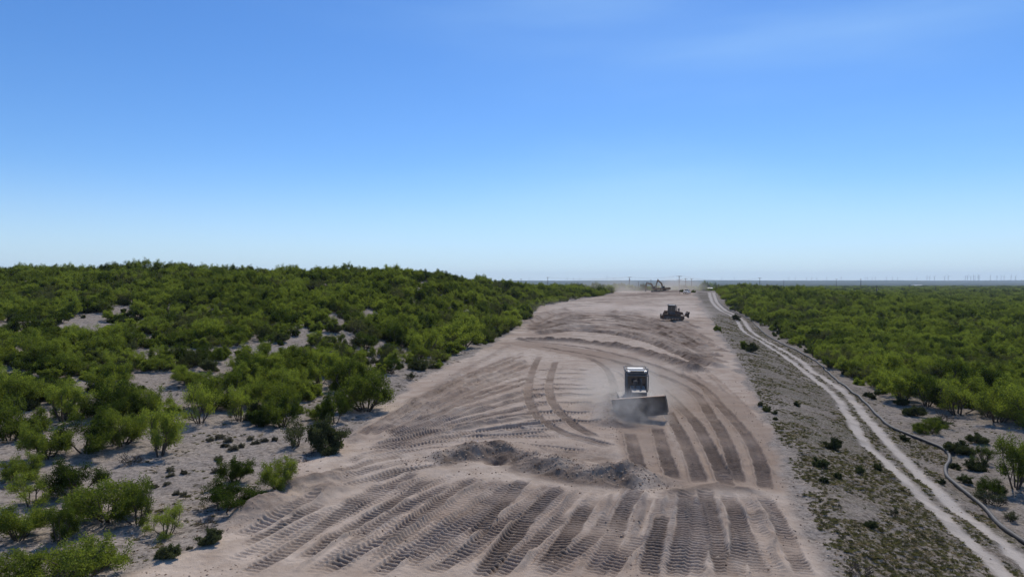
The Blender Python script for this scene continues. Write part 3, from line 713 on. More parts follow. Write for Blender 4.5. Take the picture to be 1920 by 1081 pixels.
HS = [
 (612, 845, 78, 74, 'dark grey-green shrub at the edge of the scraped strip', 0, SHRUBS), (555, 838, 62, 64, 'airy twiggy shrub left of the dark grey-green one', 2, SHRUBS),
 (395, 1020, 48, 36, 'small grey-green shrub on the sand below the wide mesquite', 0, SHRUBS), (315, 1046, 52, 30, 'low dark shrub lying flat on the bare sand near the bottom', 1, SHRUBS),
 (490, 790, 70, 44, 'dark olive shrub inside the brush above the bare sand', 1, SHRUBS),
 (1563, 840, 34, 28, 'round grey shrub in the middle of the verge', 0, SHRUBS), (1538, 876, 36, 22, 'spreading olive shrub below the round grey one', 1, SHRUBS),
 (1612, 888, 20, 18, 'small round shrub between the spreading one and the road', 0, SHRUBS), (1646, 880, 18, 15, 'tiny dark shrub at the edge of the left rut', 1, SHRUBS),
 (1677, 965, 17, 30, 'narrow upright shrub low on the verge', 2, SHRUBS), (1633, 988, 28, 18, 'dark ball-shaped shrub low on the verge', 1, SHRUBS),
 (1425, 762, 12, 10, 'first of the four little dark shrubs on the strip edge', 0, SHRUBS), (1438, 771, 20, 13, 'largest of the four little dark shrubs on the strip edge', 1, SHRUBS),
 (1452, 776, 13, 9, 'third of the four little dark shrubs on the strip edge', 0, SHRUBS), (1454, 785, 11, 8, 'lowest of the four little dark shrubs on the strip edge', 1, SHRUBS),
 (1494, 760, 14, 12, 'dark little shrub standing on the verge above the brown weeds', 0, SHRUBS), (1570, 895, 18, 15, 'dark weed clump left of the small round shrub', 1, SHRUBS),
 (1545, 903, 20, 14, 'dark weed clump under the spreading olive shrub', 0, SHRUBS), (1798, 850, 56, 28, 'long dark shrub just right of the bend in the hose', 1, SHRUBS),
 (1792, 878, 24, 15, 'dark shrub tucked inside the bend of the hose', 0, SHRUBS), (1808, 905, 28, 20, 'grey shrub below the bend of the hose', 0, SHRUBS),
 (1832, 880, 48, 26, 'wide dark shrub on the sand behind the hose bend', 1, SHRUBS), (1832, 830, 40, 22, 'grey shrub below the front row of the right thicket', 1, SHRUBS),
 (1715, 780, 44, 22, 'dark shrub in the shade at the thicket front', 1, SHRUBS), (1760, 800, 40, 22, 'second dark shrub in the shade of the thicket front', 0, SHRUBS),
 (1895, 975, 34, 26, 'grey shrub beside the hose near the right frame edge', 2, SHRUBS), (1852, 945, 60, 34, 'sprawling twiggy shrub right of the hose', 2, SHRUBS),
 (1696, 826, 18, 14, 'small shrub on the near side of the hose', 0, SHRUBS), (1635, 748, 16, 12, 'dark shrub right of the hose, level with the olive weeds', 0, SHRUBS),
 (1690, 760, 30, 18, 'dark shrub at the foot of the thicket corner', 1, SHRUBS), (1410, 660, 26, 22, 'round dark shrub on the verge level with the upper bend', 0, SHRUBS),
 (1765, 906, 16, 14, 'weed clump touching the near side of the hose below its bend', 0, SHRUBS), (1395, 655, 20, 20, 'green verge shrub left of the round dark one', 0, GSHRUBS),
 (1345, 620, 16, 12, 'green shrub at the top end of the verge', 1, GSHRUBS), (1380, 600, 18, 14, 'grey shrub left of the ruts near the top of the verge', 0, SHRUBS),
 (1300, 549, 10, 6, 'green shrub beside the parked pickup', 1, GSHRUBS), (850, 665, 46, 26, 'small shrub on pale sand outside the bend of the strip', 0, GSHRUBS),
 (710, 700, 26, 22, 'twiggy small shrub above the dense mesquite at the strip edge', 2, SHRUBS), (770, 712, 24, 20, 'sparse shrub alone on the sand margin of the strip', 2, SHRUBS),
 (960, 605, 40, 28, 'dark green shrub by the narrow upper part of the strip', 0, GSHRUBS), (985, 590, 30, 22, 'green shrub next to the strip where it narrows', 1, GSHRUBS),
 (1278, 548, 9, 6, 'little green shrub by the marker stake', 0, GSHRUBS),
]
for px, py, w, h, lab, k, lib in HS: hand_tree(px, py, w, h, lab, k, 'shrub', 'shrub', lib)
def dead(px, py, w, label):
    p = unproj(px, py); s = w*p[1]/1280/1.9
    e = empty('dead_shrub', (p[0], p[1], gz(p[0], p[1])-.03), rng.rand()*6, s)
    o = bpy.data.objects.new('branch', DEAD); COL.objects.link(o); o.parent = e; tag(e, label, 'dead shrub')
dead(1615, 1078, 62, 'black leafless brush pile at the bottom of the verge')
_k = tree_of(None)
dead(1868, 948, 50, 'bare grey branches lying right of the hose'); dead(245, 872, 50, 'bare twigs on the white sand tongue')
dead(735, 700, 18, 'dry twigs on the sand margin above the dense mesquite'); dead(1770, 790, 40, 'bare twigs under the light green mesquite')
for i in range(26):
    Yd = 27*(110/27.)**rng.rand(); xd = float(XL(Yd))-.2-1.4*rng.rand()+(.8*rng.rand() if rng.rand() < .3 else 0); s_ = .25+.35*rng.rand()
    e = empty('dead_shrub', (xd, Yd, gz(xd, Yd)-.05), rng.rand()*6, s_); e.scale = (s_*1.3, s_, s_*.55)
    o = bpy.data.objects.new('branch', DEAD); COL.objects.link(o); o.parent = e; tag(e, 'torn grey brush lying along the left edge of the scraped strip', 'dead shrub', 'torn brush along the strip edge')
# small grey sage tufts on the bare sand patch at left
for i, (px, py) in enumerate([(393, 826), (410, 822), (422, 836), (440, 842), (452, 838), (470, 823), (478, 832), (497, 827), (515, 826), (430, 828), (345, 890), (318, 885), (290, 912), (312, 910), (330, 925), (345, 928), (320, 893), (405, 885), (355, 1026), (412, 866)]):
    hand_tree(px, py, 15+7*rng.rand(), 9+4*rng.rand(), 'small grey sage tuft on the bare sand patch of the slope', i, 'sage_tuft', 'tuft', SAGE, 'sage tufts on the bare sand patch')

# scatter of the scrub: thicket densities left and right
cand = []
def ok_place(x, y, r):
    for a, b, c in placed:
        if (x-a)**2+(y-b)**2 < (c*.8+r*.6)**2: return False
    return True
def scatter(y0, y1, sp, base):
    ys = np.arange(y0, y1, sp)
    for yy in ys:
        xs = np.arange(-.82*yy-6, .82*yy+6, sp)
        X = xs+(rng.rand(len(xs))-.5)*sp*.9; Y = yy+(rng.rand(len(xs))-.5)*sp*.9
        dl = XL(Y)-X; tx = np.interp(Y, THICK[::-1, 1], THICK[::-1, 0], right=1e9) if THICK[0, 1] > THICK[-1, 1] else np.interp(Y, THICK[:, 1], THICK[:, 0])
        T0 = THICK[np.argmax(THICK[:, 1])]
        tx = np.where(Y > T0[1], T0[0]+(Y-T0[1])*.31, tx)
        dn = fbm(X/9.+3, Y/9., 3); dn2 = fbm(X/5.+70, Y/13., 3)
        hole = dn*.33+dn2*.32+.35*(.5+.62*(rng.rand(len(X))-.5))
        thrL = np.where(Y < 60, .50, np.where(Y < 120, .46, .385))+.07*np.exp(-(np.maximum(dl, 0)/3.)**2)
        left = (dl > 1.2) & (hole > thrL) & (Y > 46-.0*X) & (Y < 470)
        right = (X > tx) & (hole > .30+.10*np.exp(-((X-tx)/5.)**2)+.12*sm(300, 500, Y)*sm(.25, .5, X/Y))
        far = (Y > 440) & (X <= tx) & (hole > .36)
        for x, y, a, b, c, n in zip(X, Y, left, right, far, dn):
            if not (a or b or c): continue
            s = base*(.62+.5*rng.rand())*(.8+.5*n)
            if y < 120 and not ok_place(x, y, 1.6*s): continue
            cand.append((x, y, s, 0 if a else 1 if b else 2))
scatter(30, 130, 2.15, .74); scatter(130, 330, 2.9, .92); scatter(330, 650, 4.2, 1.15); scatter(650, 1250, 7.5, 1.9); scatter(1250, 2300, 13., 2.9)
cand = np.array(cand)
# which of them show largest: in the frame, near, not behind the crest
infr = (np.abs(cand[:, 0]) < .745*cand[:, 1]) & (cand[:, 1] > 30)
size = np.where(infr, cand[:, 2]/cand[:, 1], 0)
order = np.argsort(-size); N_IND = 300-len(HT); ind = order[:N_IND]; rest = order[N_IND:]
ZONES = {('L', 0): ('green mesquite tree in the near brush left of the scraped strip', 'mesquites of the near left brush'),
         ('L', 1): ('green mesquite tree on the upper slope of the left hill', 'mesquites of the left hill slope'),
         ('R', 0): ('green mesquite tree in the front rows of the right thicket', 'mesquites of the right thicket front'),
         ('R', 1): ('green mesquite tree deeper inside the right thicket', 'mesquites inside the right thicket')}
def pick(x, y):
    return 6+rng.randint(2) if rng.rand() < .35*float(sm(.45, .62, vnoise(x/14.+9, y/20.)))+.06 else rng.randint(6)
for i in ind:
    x, y, s, side = cand[i]; z = ('L' if side == 0 else 'R', 0 if y < 70 else 1)
    lab, grp = ZONES[z]
    plant('mesquite_tree', TREES[pick(x, y)], x, y, s, lab, 'tree', grp, sz=.85+.3*rng.rand())

# geometry-node carriers for what nobody could count
def lib_collection(name, meshes):
    c = bpy.data.collections.new(name)
    for i, me in enumerate(meshes):
        o = bpy.data.objects.new('%s_%02d' % (name, i), me); c.objects.link(o)
    return c
def scatter_object(name, pts, scl, idx, coll, label, tilt=0.):
    n = len(pts); me = bpy.data.meshes.new(name); me.vertices.add(n); me.vertices.foreach_set('co', np.asarray(pts, np.float32).ravel())
    a = me.attributes.new('scl', 'FLOAT_VECTOR', 'POINT'); a.data.foreach_set('vector', np.asarray(scl, np.float32).ravel())
    a = me.attributes.new('idx', 'INT', 'POINT'); a.data.foreach_set('value', np.asarray(idx, np.int32))
    rot = np.stack([rng.randn(n)*tilt, rng.randn(n)*tilt, rng.rand(n)*6.283], 1)
    a = me.attributes.new('rot', 'FLOAT_VECTOR', 'POINT'); a.data.foreach_set('vector', rot.astype(np.float32).ravel())
    me.update(); o = bpy.data.objects.new(name, me); COL.objects.link(o)
    g = bpy.data.node_groups.new(name, 'GeometryNodeTree')
    g.interface.new_socket('Geometry', in_out='INPUT', socket_type='NodeSocketGeometry'); g.interface.new_socket('Geometry', in_out='OUTPUT', socket_type='NodeSocketGeometry')
    N = g.nodes.new; gi = N('NodeGroupInput'); go = N('NodeGroupOutput'); iop = N('GeometryNodeInstanceOnPoints'); ci = N('GeometryNodeCollectionInfo')
    ci.inputs['Collection'].default_value = coll; ci.inputs['Separate Children'].default_value = True; ci.inputs['Reset Children'].default_value = True
    def na(nm, ty):
        q = N('GeometryNodeInputNamedAttribute'); q.data_type = ty; q.inputs['Name'].default_value = nm; return q.outputs['Attribute']
    L = g.links.new
    L(gi.outputs[0], iop.inputs['Points']); L(ci.outputs[0], iop.inputs['Instance']); iop.inputs['Pick Instance'].default_value = True
    L(na('idx', 'INT'), iop.inputs['Instance Index']); L(na('scl', 'FLOAT_VECTOR'), iop.inputs['Scale'])
    e2r = N('FunctionNodeEulerToRotation'); L(na('rot', 'FLOAT_VECTOR'), e2r.inputs[0]); L(e2r.outputs[0], iop.inputs['Rotation'])
    L(iop.outputs[0], go.inputs[0])
    md = o.modifiers.new('scatter', 'NODES'); md.node_group = g
    return tag(o, label, kind='stuff')
lc = lib_collection('tree_kinds', [t[2] for t in TREES])
q = cand[rest]; zz, _ = surf(q[:, 0], q[:, 1], np.zeros(len(q), int)); s = q[:, 2]
scatter_object('mesquite_thicket', np.stack([q[:, 0], q[:, 1], zz-.05], 1), np.stack([s, s, s*(.85+.3*rng.rand(len(s)))*np.where(q[:, 1] > 650, .62, 1)], 1), np.array([pick(a_, b_) for a_, b_ in q[:, :2]]), lc,
               'green mesquite scrub covering the hill and the plain to the horizon')
print('TREES', len(cand))

# understory shrubs beneath the thicket: stuff
m = (cand[:, 1] < 260); q = cand[m]; q = np.repeat(q, 2, axis=0); X = q[:, 0]+rng.randn(len(q))*1.9; Y = q[:, 1]+rng.randn(len(q))*1.9
k = ((XL(Y)-X) > .4) | ((X-XR(Y)) > 0) & (near_dist(X, Y, pipe_c) > .8); X, Y = X[k], Y[k]; zz, _ = surf(X, Y); s = .35+.75*rng.rand(len(X))
scatter_object('undergrowth', np.stack([X, Y, zz-.03], 1), np.stack([s, s, s], 1), rng.randint(0, 5, len(X)), lib_collection('shrub_kinds', [t[2] for t in SHRUBS+GSHRUBS]), 'dark low undergrowth between the mesquites')

# weeds and litter: small tufts
def tuft(seed, n, h, w, mat, lw=.02):
    rs = np.random.RandomState(seed); a = rs.rand(n)*2*PI; o = rs.rand(n)*w*.5; hh = h*(.5+.6*rs.rand(n)); l = (.2+.8*rs.rand(n))*w*.6
    b = np.stack([np.cos(a)*o, np.sin(a)*o, -.02+0*a], 1); t = b+np.stack([np.cos(a+rs.randn(n)*.5)*l, np.sin(a+rs.randn(n)*.5)*l, hh], 1)
    s = np.stack([-np.sin(a), np.cos(a), 0*a], 1)*lw; m_ = (b+t)/2+np.array([0, 0, .03])
    V = np.stack([b-s*.6, m_-s, t, m_+s], 1).reshape(-1, 3); return fast_mesh('tuft', [(V, np.arange(n*4).reshape(n, 4), mat)])
tk = lib_collection('tuft_kinds', [tuft(1, 40, .16, .34, M_tuft, .028), tuft(2, 34, .12, .4, M_dry, .026), tuft(3, 44, .2, .3, M_tuft, .03), tuft(4, 30, .10, .3, M_tuft, .035)])
X, Y = [], []
def sprinkle(n, y0, y1, fx, keep):
    y = y0*(y1/y0)**(rng.rand(n)); x = fx(y, rng.rand(n)); k = keep(x, y); X.append(x[k]); Y.append(y[k])
prob = lambda x, y, a, b, sc=.5: rng.rand(len(x)) < sm(a, b, fbm(x*sc+5, y*sc*.8, 3))
pipe_X = lambda y: np.interp(y, pipe_c[np.argsort(pipe_c[:, 1]), 1], pipe_c[np.argsort(pipe_c[:, 1]), 0])
def notrut(x, y): return (np.abs(near_dist(x, y, lrut)) > .5) & (np.abs(near_dist(x, y, rrut)) > .5)
sprinkle(32000, 21, 200, lambda y, r: XR(y)+.5+r*(pipe_X(y)-XR(y)-.7), lambda x, y: notrut(x, y) & prob(x, y, .36, .6))
sprinkle(4500, 21, 150, lambda y, r: pipe_X(y)+.3+r*14, lambda x, y: prob(x, y, .45, .7))
sprinkle(20000, 21, 150, lambda y, r: XL(y)-.3-r*.9*y, lambda x, y: (x > -.85*y) & prob(x, y, .5, .7, .8))
X = np.concatenate(X); Y = np.concatenate(Y); zz, _ = surf(X, Y); s = (.2+.5*rng.rand(len(X))**2.2)*(1+.3*sm(60, 150, Y))
scatter_object('weeds', np.stack([X, Y, zz], 1), np.stack([s, s, s*.8], 1), rng.choice(4, len(X), p=[.3, .25, .2, .25]), tk, 'low dry weeds and ground cover on the verge and sand')

# clods and stones
def clod(seed):
    rs = np.random.RandomState(seed); import bmesh
    bm = bmesh.new(); bmesh.ops.create_icosphere(bm, subdivisions=1, radius=.5)
    for v in bm.verts: v.co = v.co*(.65+.6*rs.rand()); v.co.z *= .7
    me = bpy.data.meshes.new('clod'); bm.to_mesh(me); bm.free(); me.materials.append(M_clod); return me
_t = NT('clod_soil'); _n = _t.noise(3, 4, .6, _t.pos()); _b = _t.n('ShaderNodeBsdfDiffuse', {'Color': _t.mix(_t.n('ShaderNodeObjectInfo').outputs['Random'], (.13, .088, .062), (.42, .34, .27))}); _t.link(_b.outputs[0], _t.out.inputs['Surface']); M_clod = _t.m
X, Y = [], []
sprinkle(26000, 20, 170, lambda y, r: XL(y)-2+r*(XR(y)-XL(y)+4), lambda x, y: prob(x, y, .42, .72, .7))
sprinkle(9000, 20, 120, lambda y, r: -.8*y+r*1.6*y, lambda x, y: prob(x, y, .45, .7, .9) & (inside_corr(x, y) < .5))
bermc = px_poly([(1222, 915), (1185, 902), (1120, 895), (1060, 885), (1000, 868), (960, 852), (930, 847), (900, 850), (840, 860), (760, 864)], .05)
for P, n_, sp in ((bermc, 1500, .6), (px_poly([(1010, 638), (1080, 641), (1180, 655), (1250, 675), (1310, 697)], .05), 1500, .6), (px_poly([(1148, 806), (1146, 770), (1156, 742)], .05), 500, .4)):
    j = rng.randint(0, len(P), n_); X.append(P[j, 0]+rng.randn(n_)*sp); Y.append(P[j, 1]+rng.randn(n_)*sp)
X = np.concatenate(X); Y = np.concatenate(Y); zz, _ = surf(X, Y); s = .03+.11*rng.rand(len(X))**4+.02*rng.rand(len(X)); s[-3500:] *= 1.25
scatter_object('soil_clods', np.stack([X, Y, zz], 1), np.stack([s, s*(.7+.6*rng.rand(len(s))), s], 1), rng.randint(0, 3, len(X)), lib_collection('clod_kinds', [clod(i) for i in (1, 2, 3)]), 'loose dark soil clods scattered over the scraped strip', .3)
# ------------------------------------------------------------------ machines
M_dustdark = paint('dusty_dark_steel', (.028, .028, .03), .6, .1, .25)
M_track = paint('track_steel', (.025, .022, .019), .6, .2, .15)
M_cabgrey = paint('dusty_cab_paint', (.09, .095, .10), .5, 0, .3)
M_roofwhite = paint('white_roof_paint', (.72, .74, .75), .45, 0, .12, sc=3)
M_rust = paint('scoured_rusty_blade', (.026, .019, .016), .7, .0, .22, (.13, .085, .06), 2.)
M_edge = paint('worn_blade_top', (.30, .14, .05), .55, 0, .45)
M_yel = paint('dusty_yellow_paint', (.13, .06, .015), .5, 0, .1)
M_yeldark = paint('dirty_ochre_paint', (.10, .040, .012), .55, 0, .08)
M_white = paint('white_vehicle_paint', (.75, .75, .74), .35, 0, .12)
M_glass = glass_mat('dark_glass')
M_rubber = paint('tyre_rubber', (.025, .025, .025), .8, 0, .4)
M_lamp = paint('lamp_glass', (.6, .6, .58), .2, 0, .1)
M_wood = paint('weathered_pole_wood', (.055, .040, .032), .8, 0, .25, (.14, .11, .09))
M_pipe = paint('black_hose_rubber', (.012, .012, .013), .62, 0, .1, (.22, .20, .18), .8)
M_stuffed = paint('seat_cloth', (.03, .03, .035), .8, 0, .3)

def track_loop(L, H, r, n):
    "outline of a crawler track in (x, z), counter-clockwise, evenly spaced"
    P = []
    for a in np.linspace(-90, 90, 12): P.append((L/2-r+r*math.cos(R(a)), r+r*math.sin(R(a))))
    P.append((0, 2*r+H))
    for a in np.linspace(90, 270, 12): P.append((-L/2+r+r*math.cos(R(a)), r+r*math.sin(R(a))))
    P.append(P[0]); P = np.array(P); c = np.concatenate([[0], np.cumsum(np.linalg.norm(np.diff(P, axis=0), axis=1))])
    q = np.linspace(0, c[-1], n, endpoint=False); return np.stack([np.interp(q, c, P[:, 0]), np.interp(q, c, P[:, 1])], 1)
def crawler(root, y, w, L, r, mat, framem, s=1):
    P = track_loop(L, .04, r, 42); tk_ = MB()
    for i in range(42):
        a = P[i]; b = P[(i+1) % 42]; d = (b-a)/np.linalg.norm(b-a); nrm = np.array([d[1], -d[0]]); q = b-d*.012
        prof = [a, q, q-nrm*.05, a-nrm*.05]; tk_.prism([tuple(v) for v in prof], y-w/2, y+w/2)
        m = (a+b)/2; g = [m-d*.02, m+d*.02, m+d*.015+nrm*.07, m-d*.015+nrm*.07]; tk_.prism([tuple(v) for v in g], y-w/2+.005, y+w/2-.005)
    t = tk_.obj('track', mat, root)
    for x, rr, nm in ((L/2-r, r-.07, 'idler'), (-L/2+r, r-.05, 'sprocket')):
        m = MB().cyl((x, y-.1, r), (x, y+.1, r), rr, 20).cyl((x, y-.17, r), (x, y+.17, r), rr*.4, 12); m.obj(nm, framem, t)
    for k in range(6):
        x = -L/2+r*2+(L-4*r)*k/5; MB().cyl((x, y-.14, .18), (x, y+.14, .18), .12, 12).obj('roller', framem, t)
    MB().box(-L/2+r*1.3, L/2-r*1.3, y-.13, y+.13, .25, 2*r-.16, (.96, 1)).obj('track_frame', M_dustdark, root, bevel=.02)

def bulldozer(loc, rz, scale, label, paintm, cabm, blade_yaw, blade_roll, lift, darkroof=False, TL=3.55):
    root = empty('bulldozer', loc, rz, scale); tag(root, label, 'bulldozer')
    for s in (-1, 1): crawler(root, s*.98, .62, TL, .46, M_track, paintm)
    MB().box(-1.9, 1.6, -.62, .62, .42, 1.15).box(-1.25, .6, -1.28, 1.28, 1.04, 1.14).obj('chassis', paintm, root, bevel=.03)
    # engine hood with sloping nose
    hd = MB().prism([(.45, 1.15), (1.95, 1.15), (2.02, 1.25), (1.98, 1.72), (.45, 1.98)], -.52, .52).obj('engine_hood', paintm, root, bevel=.04)
    g = MB()
    for k in range(7): g.box(2.02, 2.05, -.44, .44, 1.2+k*.07, 1.235+k*.07)
    g.obj('radiator_grille', M_dustdark, hd)
    g = MB()
    for s in (-1, 1):
        for k in range(4): g.box(.8+k*.22, .93+k*.22, s*.522-.006, s*.522+.006, 1.35, 1.75)
    g.obj('side_louvre', M_dustdark, hd)
    MB().cyl((1.2, .22, 1.75), (1.2, .22, 2.35), .075, 14).cyl((1.2, .22, 2.33), (1.12, .22, 2.55), .07, 14).obj('exhaust', M_dustdark, root)
    MB().cyl((1.05, -.2, 1.8), (1.05, -.2, 2.15), .06, 12).cyl((1.05, -.2, 2.12), (1.05, -.2, 2.42), .15, 16).obj('air_precleaner', M_dustdark, root)
    # cab: posts, panes, guards and roof
    z0, z1 = 1.15, 2.95; cab = MB().prism([(-1.05, z0), (.5, z0), (.42, 1.75), (-1.1, 1.75)], -.74, .74)
    for x, y in ((.42, .70), (.42, -.70), (-.32, .74), (-.32, -.74), (-1.08, .70), (-1.08, -.70)): cab.box(x-.05, x+.05, y-.05, y+.05, 1.7, z1)
    cab.box(.36, .48, -.7, .7, z1-.14, z1-.02).box(-1.14, -1.02, -.7, .7, z1-.14, z1-.02)
    for s in (-1, 1): cab.box(-1.1, .45, s*.73-.05, s*.73+.05, z1-.13, z1-.01)
    cb = cab.obj('cab', cabm, root, bevel=.012)
    for a, nm in (((.425, .435, -.64, .64, 1.76, z1-.15), 'window'), ((-1.095, -1.085, -.64, .64, 1.76, z1-.15), 'window')): MB().box(*a).obj(nm, M_glass, cb)
    for s in (-1, 1):
        MB().box(-1.02, -.38, s*.735-.004, s*.735+.004, 1.76, z1-.15).obj('window', M_glass, cb); MB().box(-.26, .36, s*.735-.004, s*.735+.004, 1.76, z1-.15).obj('door', M_glass, cb)
    MB().box(-.75, -.2, -.27, .27, 1.75, 1.95).box(-.82, -.66, -.27, .27, 1.9, 2.55).obj('seat', M_stuffed, cb, bevel=.03)
    # roof and its outer guard rail
    rf = MB().box(-1.2, .56, -.82, .82, z1, z1+.10).obj('roof', M_dustdark if darkroof else cabm, root, bevel=.03)
    MB().box(-1.05, .30, -.62, .62, z1+.10, z1+.17, (.94, .92)).obj('roof_panel', M_roofwhite, rf, bevel=.02)
    g = MB()
    for s in (-1, 1): g.tube([(-1.12, s*.8, z1+.1), (-1.12, s*.8, z1+.24), (.48, s*.8, z1+.24), (.48, s*.8, z1+.1)], .03, 8)
    g.tube([(-1.12, -.8, z1+.24), (-1.12, .8, z1+.24)], .03, 8); g.tube([(.48, -.8, z1+.24), (.48, .8, z1+.24)], .03, 8)
    g.obj('roof_rail', cabm, rf)
    g = MB()                                                       # brush guard hoops in front of the screen
    for s in (-1, 1): g.tube([(.5, s*.72, 1.5), (.68, s*.78, 1.7), (.68, s*.80, 2.7), (.5, s*.76, 2.98)], .04, 8)
    g.tube([(.68, -.80, 2.72), (.68, .80, 2.72)], .035, 8); g.obj('brush_guard', cabm, root)
    for s in (-1, 1):
        for x in (.57, -1.23): MB().box(x-.04, x+.05, s*.6-.1, s*.6+.1, z1-.02, z1+.12).obj('work_light', M_lamp if x > 0 else M_dustdark, rf, bevel=.01)
    # fenders, fuel tank, steps
    for s in (-1, 1):
        MB().prism([(-1.7, 1.02), (.9, 1.02), (.9, 1.1), (-1.7, 1.16)], s*1.0-.30, s*1.0+.30).obj('fender', paintm, root, bevel=.015)
        MB().box(-.2, .3, s*1.32-.05, s*1.32+.05, .55, .60).box(-.2, .3, s*1.32-.05, s*1.32+.05, .82, .87).obj('step', M_dustdark, root)
    MB().box(-1.9, -1.16, -.60, .60, 1.1, 1.85, (.9, .95)).obj('fuel_tank', paintm, root, bevel=.05)
    # blade
    bl = MB(); n = 10; W = 1.86; prof = []
    for k in range(n+1):
        t = k/n; z = 1.14*t; x = .34*(2*t-1)**2*.9-.18+.10*t; prof.append((x, z))
    out = prof+[(x-.06, z) for x, z in reversed(prof)]
    bl.prism(out, -W, W); bo = bl.obj('blade', M_rust, root, smooth=False)
    for s in (-1, 1): MB().prism([(-.24, 0), (.2, 0), (.14, .5), (.30, 1.14), (-.05, 1.16), (-.24, .7)], s*(W+.02)-.022, s*(W+.02)+.022).obj('end_plate', M_rust, bo)
    MB().box(.04, .34, -W*.99, W*.99, 1.145, 1.20).obj('top_edge', M_edge, bo, bevel=.01)
    MB().prism([(.08, -.02), (.16, -.14), (.13, -.14), (.02, .06)], -W*1.01, W*1.01).obj('cutting_edge', M_dustdark, bo)
    g = MB()
    for s in (-1, 1): g.prism([(-.5, .35), (-.2, .1), (-.2, 1.), (-.3, 1.)], s*.75-.03, s*.75+.03)
    g.box(-.34, -.18, -1.5, 1.5, .28, .42).box(-.30, -.14, -1.5, 1.5, .86, .98); g.obj('blade_frame', paintm, bo)
    bo.location = (2.95, 0, lift); bo.rotation_euler = (R(blade_roll), 0, R(blade_yaw))
    for s in (-1, 1):
        MB().tube([(-.1, s*.60, .55), (1.7, s*.60, .5), (2.66, s*.42, .45+lift)], .11, 8).obj('push_arm', paintm, root)
        cy = MB().tube([(1.75, s*.45, 1.35), (2.2, s*.5, 1.15)], .085, 10).obj('lift_cylinder', paintm, root)
        MB().tube([(2.2, s*.5, 1.15), (2.66, s*.55, .85+lift)], .045, 8).obj('piston_rod', M_lamp, cy)
    # ripper
    rp = MB().box(-2.45, -1.9, -.5, .5, .62, .80).box(-2.62, -2.38, -.95, .95, .58, .82).prism([(-2.2, .8), (-1.85, .8), (-1.85, 1.5), (-2.0, 1.5)], -.4, .4).obj('ripper', paintm, root, bevel=.02)
    for y in (-.8, 0, .8): MB().prism([(-2.6, 1.05), (-2.42, 1.05), (-2.40, .25), (-2.25, .02), (-2.55, .2)], y-.05, y+.05).obj('shank', M_dustdark, rp)
    return root
p1 = unproj(1196, 792)
X1 = 233/1280*(p1[1]+3.4)
bulldozer((X1+.25, p1[1]+4.7, gz(X1, p1[1]+4.7)-.06), R(-94), 1.05, 'grey dusty bulldozer with white cab roof pushing its rusty blade towards the viewer', M_cabgrey, M_cabgrey, -20, 8, .36)
p2 = unproj(1262, 602)
d2 = bulldozer((p2[0], p2[1]+.4, gz(p2[0], p2[1])-.05), R(-17), 1.17, 'yellow bulldozer seen from its side with raised blade and ripper, driving through dust', M_yeldark, M_dustdark, 8, 0, .75, True, 4.7)
d2.rotation_euler = (0, R(3.5), R(-17))

